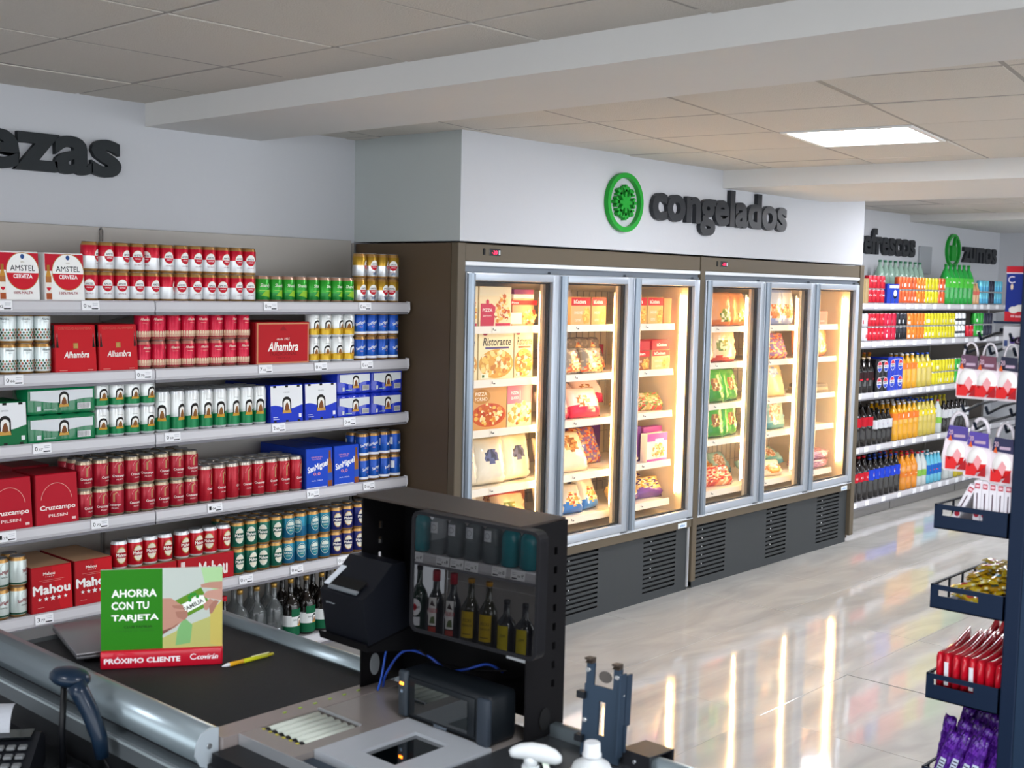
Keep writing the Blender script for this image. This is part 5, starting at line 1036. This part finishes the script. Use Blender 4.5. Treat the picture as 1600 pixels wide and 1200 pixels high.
# closed laptop behind the sign, pen
lp = thing('laptop', 'closed silver laptop lying on the belt behind the sign', 'laptop', (1.424, 2.700, CH+.006), R(-16))
MB().rbox(0, .33, 0, .29, .006, .016, .004).build('base', mat('5d5d60', .35, .6), lp); MB().rbox(0, .33, 0, .29, .0165, .023, .003).build('lid', mat('8b898c', .3, .7), lp)
mb = MB(); [mb.cyl((x, y, -.0078), .006, .0138, 8) for x in (.03, .30) for y in (.03, .26)]; mb.build('foot', BLK, lp)
pn = thing('ballpoint_pen', 'yellow ballpoint pen lying on the belt', 'pen', (1.664, 2.442, CH+.0045), math.atan2(-.002, .151))
MR = Matrix.Rotation(R(90), 4, 'Y')
MB().lathe([(.0012, 0), (.0045, .012), (.0052, .02)], 10, M=MR).build('tip', mat('e6e8ee', .3), pn); MB().lathe([(.0052, .02), (.0056, .03), (.005, .045), (.0056, .06)], 10, M=MR).build('grip', mat('d9a21a', .4), pn); MB().lathe([(.0055, .06), (.0055, .132)], 10, M=MR).build('barrel', mat('c3c41c', .3), pn); MB().rbox(.085, .138, -.002, .002, .005, .0075, .001).build('clip', mat('dfe2b0', .35), pn); MB().lathe([(.004, .132), (.004, .150)], 10, M=MR).build('plunger', mat('b9ac1c', .35), pn)

# hand-held scanner in its holder, card reader and till at the cashier's side
hs = thing('hand_scanner', 'dark blue hand-held barcode scanner standing on its cable stand', 'scanner', (1.275, 2.41, .665))
BLU = mat('112234', .32, coat=.15)
MB().tube([(.03, -.045, .115), (.026, -.04, .16), (.016, -.018, .215), (.006, .0, .25), (.0, .012, .27)], [.0145, .0175, .019, .020, .022], 14).build('handle', BLU, hs)
MB().lathe([(.012, -.014), (.030, -.012), (.037, -.003), (.0365, .006), (.030, .015), (.016, .021), (.002, .022)], 20, M=Matrix.Translation((.004, .045, .277)) @ Matrix.Rotation(R(118), 4, 'Z') @ Matrix.Rotation(R(-6), 4, 'Y') @ Matrix.Diagonal((1.28, .95, 1, 1)).to_4x4()).build('head', BLU, hs)
MB().tube([(.004, .07, .265), (.0, .075, .15), (.0, .072, .065)], .0075, 8).build('stand_post', mat('0a0c10', .4), hs)
MB().lathe([(.05, 0), (.046, .006), (.016, .010)], 18, (0, .055, .0555)).build('stand_base', mat('1b1d22', .35), hs)
cable('cable', [(1.305, 2.365, .785), (1.312, 2.345, .755), (1.312, 2.31, .73), (1.30, 2.22, .7245)], .004, BLK, 'black coiled cable of the hand-held scanner')
ds = thing('cashier_shelf', 'dark cashier shelf beside the belt', 'shelf', (0, 0, 0)); MB().box(.70, 1.333, 1.05, 2.95, .69, .72).build('board', mat('1a1b1e', .35), ds); MB().box(.74, 1.32, 1.1, 2.9, 0, .69).build('cabinet', mat('222327', .5), ds)
cr = thing('card_reader', 'dark card reader with grey keys and a receipt on top', 'card reader', (1.165, 2.53, .7205), R(-38))
MB().prism([(-.12, 0), (.10, 0), (.10, .06), (.06, .085), (-.12, .03)], -.065, .065, lambda a, b, d: (d, a, b)).build('housing', mat('191b20', .4), cr)
for i in range(4):
    for j in range(4):
        y = -.102+.030*j; MB().rbox(-.042+.024*i, -.024+.024*i, y, y+.020, .0372+(y+.12)*.3+.0, .0445+(y+.12)*.3, .002, 0, None, 1).build('key', mat('6d7072', .5), cr)
MB().box(-.05, .05, .02, .07, .0845, .088).build('screen', mat('0a0f12', .1), cr)
cc = MB()
for k in range(8):
    a0, a1 = pi*k/8*.6, pi*(k+1)/8*.6; cc.add([(-.045, .10-.05*cos(a0), .085+.05*sin(a0)), (.0, .10-.05*cos(a0), .085+.05*sin(a0)), (.0, .10-.05*cos(a1), .085+.05*sin(a1)), (-.045, .10-.05*cos(a1), .085+.05*sin(a1))], [(0, 1, 2, 3)])
cc.build('paper', mat('a9adb4', .6), cr)
cb = thing('coin_tray', 'small silver rounded tray beside the card reader', 'tray', (1.255, 2.28, .7205), R(10)); MB().rbox(-.05, .05, -.04, .04, 0, .03, .012).build('body', mat('6f7884', .25, .6), cb); MB().rbox(-.035, .035, -.028, .028, .03, .034, .004).build('inset', mat('2a2e34', .3), cb)

# bottles by the front edge and a terminal bracket clamped to the rail
PW = mat('c6cacc', .4)
sp = thing('spray_bottle', 'white trigger spray bottle beside the scanner tower', 'spray bottle', (1.606, 1.392, CH-.002), R(-48))
MB().lathe([(.034, 0), (.036, .006), (.035, .045), (.03, .06), (.014, .07)], 18).build('body', mat('bfcac4', .35), sp); MB().lathe([(.016, .066), (.016, .08)], 14).build('collar', PW, sp)
MB().tube([(-.038, 0, .101), (-.032, 0, .103), (-.018, 0, .106), (.0, 0, .106), (.022, 0, .102), (.040, 0, .096), (.050, 0, .090), (.053, 0, .086)], [.006, .010, .0135, .0155, .016, .014, .010, .004], 16).build('head', PW, sp)
MB().lathe([(.0125, .078), (.013, .10)], 14).build('neck', PW, sp)
MB().prism([(.020, .088), (.030, .088), (.036, .070), (.030, .056), (.026, .07)], -.006, .006, lambda a, b, d: (a, d, b)).build('trigger', mat('dce8d8', .35), sp)
cbm = thing('cleaner_bottle', 'white plastic bottle with a screw cap near the clamp', 'bottle', (1.745, 1.361, CH-.002)); MB().lathe([(.040, 0), (.042, .01), (.042, .035), (.034, .052), (.018, .062), (.0165, .066)], 22).build('body', PW, cbm); MB().lathe([(.0185, .066), (.0185, .072), (.0165, .074), (.0155, .092), (.014, .094)], 18).build('cap', mat('d2d5d8', .35), cbm)
tb = thing('terminal_bracket', 'blue grey steel terminal bracket clamped on the rail', 'bracket', (1.872, 1.440, CH-.001)); tb.rotation_euler = (0, R(3), R(4)); tb.scale = (1, 1.3, .98)
BG = mat('3c4c5e', .35, .55)
m = MB()
for a0, a1, c0, c1 in ((-.034, .036, .0, .05), (-.036, -.006, .05, .12), (.006, .036, .05, .12), (-.034, .034, .12, .15), (-.032, -.018, .15, .195), (.018, .032, .15, .195), (-.044, -.034, .03, .085)): m.box(-.003, .003, a0, a1, c0, c1)
m.build('plate', BG, tb)
m = MB(); m.box(-.02, .0, -.040, -.037, .02, .19); m.box(.003, .022, -.040, -.0365, .08, .185); m.build('flange', BG, tb)
MB().prism([(.012*cos(2*pi*k/16), .17+.012*sin(2*pi*k/16)) for k in range(16)], .003, .0045, lambda a, b, d: (d, a, b)).build('disc', mat('55504c', .5), tb)
for y in (-.025, .025): MB().prism([(-.012, .195), (.004, .195), (.004, .206), (-.014, .206), (-.014, .202), (-.004, .201)], y-.006, y+.006, lambda a, b, d: (a, d, b)).build('hook', mat('4a4038', .4, .4), tb)
for y, z in ((-.026, .178), (.030, .075), (-.036, .145), (.028, .18)): MB().lathe([(.0045, 0), (.0045, .004)], 10, M=Matrix.Translation((-.003, y, z)) @ Matrix.Rotation(R(-90), 4, 'Y')).build('bolt', mat('dfe2e4', .2, .8), tb)
for y, z in ((.036, .125), (.036, .035)): MB().box(-.012, .003, y-.006, y+.008, z-.006, z+.008).build('tab', mat('1a1d22', .4), tb)
cl = thing('rail_clamp', 'dark steel clamp sitting over the aluminium rail', 'clamp', (0, 0, 0)); MB().prism([(1.888, CH-.05), (1.888, CH+.030), (1.972, CH+.024), (1.972, CH-.05), (1.966, CH-.05), (1.966, CH+.0235), (1.894, CH+.0245), (1.894, CH-.05)], 1.33, 1.40, lambda a, b, d: (a, d, b)).build('jaw', mat('2b2c30', .4, .3), cl); MB().lathe([(.004, 0), (.004, .004)], 10, M=Matrix.Translation((1.888, 1.365, CH+.012)) @ Matrix.Rotation(R(-90), 4, 'Y')).build('bolt', mat('d0d4d8', .25, .8), cl)

# ================================================================ snack stand at the till exit
SB = mat('14233a', .5, 0, .2, noise=.03, nscale=6); SBD = mat('0f1826', .5, 0, .2)
st = thing('snack_stand', 'dark blue steel snack stand with hooks and trays', 'display stand', (0, 0, 0))
MB().rbox(2.75, 2.79, .940, .975, 0, 2.05, .003, 0, None, 1).build('post', SB, st); MB().box(2.752, 2.79, .55, .939, 0, 2.05).build('side_sheet', mat('22344a', .5, 0, .2), st)
MB().rbox(3.08, 3.12, .55, .975, 0, 2.05, .003, 0, None, 1).build('post', SBD, st); MB().box(2.72, 3.14, .52, 1.16, 0, .05).build('foot_plate', SBD, st)
def tray(z0, z1, base=True):
    y0, y1 = .976, 1.148; x0, x1 = 2.75, 3.08
    t = MB(); t.box(x0, x1, y0, y1, z0, z0+.003); fr = z0+(z1-z0)
    sy0, sy1, sz0, sz1 = 1.035, 1.13, z1-.026, z1-.012
    t.box(x0, x0+.003, y0, sy0, z0, z1); t.box(x0, x0+.003, sy1, y1, z0, z1); t.box(x0, x0+.003, sy0, sy1, z0, sz0); t.box(x0, x0+.003, sy0, sy1, sz1, z1)
    t.box(x0, x1, y0, y0+.003, z0, z1); o = t.build('tray', SB, st)
    r_ = MB(); r_.box(x0, x1, y1-.006, y1, z1-.004, z1); [r_.box(x, x+.006, y1-.005, y1-.001, z0, z1-.004) for x in (x0+.03, x0+.1, x0+.18, x0+.26, x1-.006)]; r_.build('tray_rail', SBD, o)
TZ = [(1.276, 1.334), (1.086, 1.143), (.868, .929), (.640, .700)]
for a, b in TZ: tray(a, b)
MB().box(2.792, 3.078, .70, 1.05, 1.760, 1.765).build('top_shelf', SB, st)
for z in (1.722, 1.690, 1.600, 1.553, 1.515):
    for y in ((.99, 1.045, 1.10) if z in (1.690, 1.553) else (1.0, 1.07)):
        MB().tube([(3.08, y, z+.02), (2.86, y, z+.012), (2.775, y, z), (2.762, y, z+.016)], .0035, 6).build('hook', SBD, st)
for z in (1.737, 1.571):
    MB().tube([(3.08, .96, z), (3.08, 1.14, z)], .005, 6).build('cross_bar', SBD, st)
# egg packs hanging from the hooks
def egg_pack(y, z, x, label, lid, rz=0, w=.052, h=.105, lr=.0025):
    t = thing('egg_pack', label, 'sweet pack', (x, y, z), rz, 'chocolate egg packs hanging on the stand')
    prof = [(-w*.5, 0), (-w*.42, -.004), (w*.42, -.004), (w*.5, 0), (w*.52, h*.3), (w*.44, h*.62), (w*.36, h*.78), (-w*.36, h*.78), (-w*.44, h*.62), (-w*.52, h*.3)]
    MB().prism(prof, -.013, .013, lambda a, b, d: (d, -a, b), 0, True).build('blister', mat('e2d4da', .15, coat=.6), t)
    e = MB(); M = Matrix.Translation((-.010, 0, h*.34)) @ Matrix.Diagonal((.45, 1, 1.25, 1)).to_4x4()
    n = 12; pr = [(max(.0004, .024*sin(pi*k/n)), -.024*cos(pi*k/n)) for k in range(n+1)]
    e.lathe(pr, 18, M=M, ms=[1]*5+[0]*7); e.build('egg', [mat('f2efec', .25), mat('d8282a', .25)], t)
    p = PR(); p.poly([(-.022, h*.02), (.0, h*.02), (.006, h*.16), (-.004, h*.30), (-.014, h*.2), (-.022, h*.3)], 'd8282a'); p.poly([(.004, h*.02), (.024, h*.02), (.024, h*.26), (.012, h*.12)], 'a81c24'); p.poly([(-.006, h*.3), (.006, h*.14), (.014, h*.34), (.004, h*.46)], 'e8a0a4'); p.poly([(-.018, h*.62), (-.008, h*.60), (-.012, h*.74)], 'd8602a')
    p.build('pattern_print', lambda a, b, zz: (-.0225-zz, -a, b), t)
    c = MB().prism([(-w*.38, h*.64), (w*.42, h*.60), (w*.38, h*.90), (-w*.30, h*.92)], -.0165, -.0135, lambda a, b, d: (d, -a, b)).build('card', mat(lid, .35), t)
    PR().text('20', -w*.22, h*.78, .010, .012, 'c8a8b8', .03).rect(-w*.1, w*.3, h*.68, h*.74, 'b9a0b4').build('card_print', lambda a, b, zz: (-.0166-zz, -a, b), c)
    MB().tube([(0, w*.3*cos(a), h*.88+h*.30*sin(a)) for a in [pi*k/10 for k in range(11)]], lr, 6).build('loop', mat('d8d2d8', .25), t)
for k, (y, lid, ds_) in enumerate(((1.088, '5a3a52', 'plum card'), (1.044, '6a3a4c', 'rosy card'), (.996, '1f2038', 'navy card'))): egg_pack(y, 1.590, 2.768, 'white and red egg pack with a %s on the upper hooks' % ds_, lid, (.1, .0, -.06)[k])
for k, (y, z, lid, ds_) in enumerate(((1.108, 1.418, '4a3a8c', 'violet card'), (1.058, 1.408, '53409a', 'lilac card'), (1.0, 1.400, '2a2a4c', 'dark blue card'))): egg_pack(y, z, 2.772, 'white and red egg pack with a %s on the lower hooks' % ds_, lid, (.12, .02, -.05)[k], .062, .112, .0045)
# tray 1: slim white boxes
def slim(y, tilt, label, grp=None, x=2.766):
    t = thing('slim_box', label, 'sweet box', (x, y, 1.2795), 0, grp); t.rotation_euler = (R(tilt), 0, 0)
    MB().rbox(0, .10, -.0085, .0085, 0, .118, .0012, 0, None, 1).build('carton', mat('e6e2e8', .3), t)
    p = PR(); p.rect(-.0055, .0055, .100, .112, 'b8203a'); p.rect(-.004, .004, .103, .109, 'e8c0c8'); p.rect(-.0013, .0013, .045, .09, '4a2a3c'); p.ell(0, .062-.022, .0062, .0068, 'b0283c'); p.build('label_print', lambda a, b, z: (-z-.0002, -a, b), t)
for k in range(5): slim(1.056-.0176*k, 0, 'slim white sweet box with a red square standing upright in the top tray', 'slim white boxes in the top tray')
slim(1.118, 26, 'slim white sweet box with a red square leaning in the top tray')
# tray 2: heap of yellow wafers; every one laid by hand
WY = []
for s in range(3):
    m = MB(); n = 8; rr = random.Random(60+s); v = []; f = []
    for i in range(n+1):
        a = i/n; x = -.032+.064*a; wdt = .0125*(1 if 0 < i < n else 1.15); th = .006*max(.06, (1-(2*a-1)**6))
        for y, z in ((-wdt, 0), (-wdt*.6, th), (wdt*.6, th), (wdt, 0), (0, -th*.8)): v.append((x, y+rr.uniform(-.0008, .0008), z+rr.uniform(-.0006, .0006)))
    for i in range(n):
        for k in range(5): f.append((i*5+k, i*5+(k+1) % 5, (i+1)*5+(k+1) % 5, (i+1)*5+k))
    f += [tuple(range(5)), tuple(n*5+k for k in reversed(range(5)))]; m.add(v, f, 0, True)
    for i in range(len(m.m)): m.m[i] = 1 if (i//5) in (3, 4) and i % 5 == 1 else (2 if i//5 in (1, 6) and i % 5 in (0, 2) else 0)
    WY.append(m.mesh('wafer', [mat(('c7a416', 'b88f14', 'ccb02a')[s], .22, coat=.4), mat(('b83a1c', '2f7a8a', 'b8401c')[s], .3), mat('e0dca8', .2, .3)]))
rw = random.Random(8)
for L in range(7):
    for k in range(16):
        y = rw.uniform(.996, 1.126); x = rw.uniform(2.795+.022*L, 3.045); z = 1.096+.0105*L
        if L > 2 and y > 1.11: continue
        o = link('wafer', WY[rw.randrange(3)], None, (x, y, z)); o.rotation_euler = (R(rw.uniform(-18, 18)), R(rw.uniform(-14, 14)), rw.uniform(0, pi)); tag(o, 'small yellow wrapped wafer in the heap of the second tray', 'sweet', 'yellow wafers heaped in the second tray')
# tray 3: red chocolate bars standing on edge
m = MB(); n = 10; v = []; f = []
for i in range(n+1):
    a = i/n; x = .20*a; hh = .105+.022*a-.010*sin(pi*a); t_ = .009*(1 if 0 < i < n else .55)
    for y, z in ((-t_, .0), (-t_, hh*.9), (-t_*.4, hh), (t_*.4, hh), (t_, hh*.9), (t_, 0)): v.append((x, y, z))
for i in range(n):
    for k in range(6): f.append((i*6+k, i*6+(k+1) % 6, (i+1)*6+(k+1) % 6, (i+1)*6+k))
f += [tuple(range(6)), tuple(n*6+k for k in reversed(range(6)))]; m.add(v, f, 0, True); RB = m.mesh('chocolate_pack', [mat('c01226', .2, coat=.6)])
lb_ = PR().rect(-.004, .006, .03, .085, 'e6e4ea').mesh('barcode_label', lambda a, b, z: (-z-.0004, -a, b))
for k in range(8):
    o = link('chocolate_pack', RB, None, (2.772, 1.128-.0196*k, .8715)); o.rotation_euler = (R(rw.uniform(-2, 2)), 0, R(rw.uniform(-2, 2))); tag(o, 'red glossy chocolate pack standing in the front row of the third tray', 'chocolate', 'red chocolate packs in the third tray')
    if k in (1, 4): link('barcode_label', lb_, o)
for k in range(6):
    o = link('chocolate_pack', RB, None, (2.985, 1.105-.0196*k, .8715)); o.scale = (.45, 1, 1.1); tag(o, 'red glossy chocolate pack standing behind in the third tray', 'chocolate', 'red chocolate packs in the third tray')
# tray 4: purple bags
PB = bag_mesh(.052, .15, .022, ['4a1a86', '3a146c', '5a2496', '6a34a6', '42187a'], D_mix(5), 71); bl_ = PR()
bl_.rect(-.012, .010, .02, .085, 'cfd8ea'); [bl_.rect(-.010, .008, .024+.0075*i, .027+.0075*i, '2a2440') for i in range(8)]
blm = bl_.mesh('barcode_label', lambda a, b, z: (a, -.0125-z, b))
for r_ in range(4):
    for k in range(6):
        o = link('sweet_bag', PB, None, (2.775+.052*r_, 1.128-.028*k+.006*(r_ % 2), .6435+.016*r_)); o.rotation_euler = (R(rw.uniform(-5, 5)), R(14+rw.uniform(-5, 5)), R(-90+rw.uniform(-10, 10))); o.scale = (.62, 1, 1.05); tag(o, 'shiny purple sweet bag in the %s row of the lowest tray' % ('front', 'second', 'third', 'back')[r_], 'sweet bag', 'purple sweet bags in the lowest tray')
        if r_ == 0: link('barcode_label', blm, o)
# boxes on the upper shelf
bx = thing('popcorn_box', 'blue and red box on the upper shelf of the snack stand', 'box', (2.80, 1.027, 1.7655))
MB().rbox(-.005, .16, -.20, 0, 0, .125, .002, 0, None, 1).build('carton', mat('122a80', .5, 0, .2), bx)
p = PR(); p.rect(0, .20, 0, .022, 'b81828'); p.rect(0, .20, .110, .1245, 'b81828'); p.rect(0, .2, .108, .110, 'e8e4ec'); p.ring(.014, .094, .009, .008, .002, 'e8e0ec', 20, .3*pi, 1.8*pi); p.text('Po', .055, .085, .03, .03, 'f0eef4', .02, .25); p.text('10 bolsas x 100 g', .045, .011, .06, .007, 'f0d8dc', .02); [p.ell(.02+.013*k, .026+.004*(k % 3), .011, .008, 'dcd8d0', 10) for k in range(9)]; p.ell(.05, .052, .007, .012, 'dfe0ea', 10); p.ell(.014, .078, .003, .007, 'e8d0b0', 8)
p.build('label_print', lambda a, b, z: (-.0053-z, -a, b), bx)
wb = thing('display_carton', 'white display carton with a colourful badge under the upper shelf', 'box', (2.80, 1.03, 1.700)); MB().rbox(0, .15, -.15, 0, 0, .055, .002, 0, None, 1).build('carton', mat('c9c8cc', .4), wb); p = PR(); p.ell(.045, .022, .022, .010, '3a1c3a'); p.text('LIKE', .045, .022, .026, .009, 'e0c8dc', .03); p.ell(.022, .022, .006, .008, '5a3a9a'); p.ell(.068, .022, .006, .009, '6ab04a'); p.rect(.004, .012, .008, .022, '3a4a7a'); p.build('label_print', lambda a, b, z: (-z-.0003, -a, b), wb)
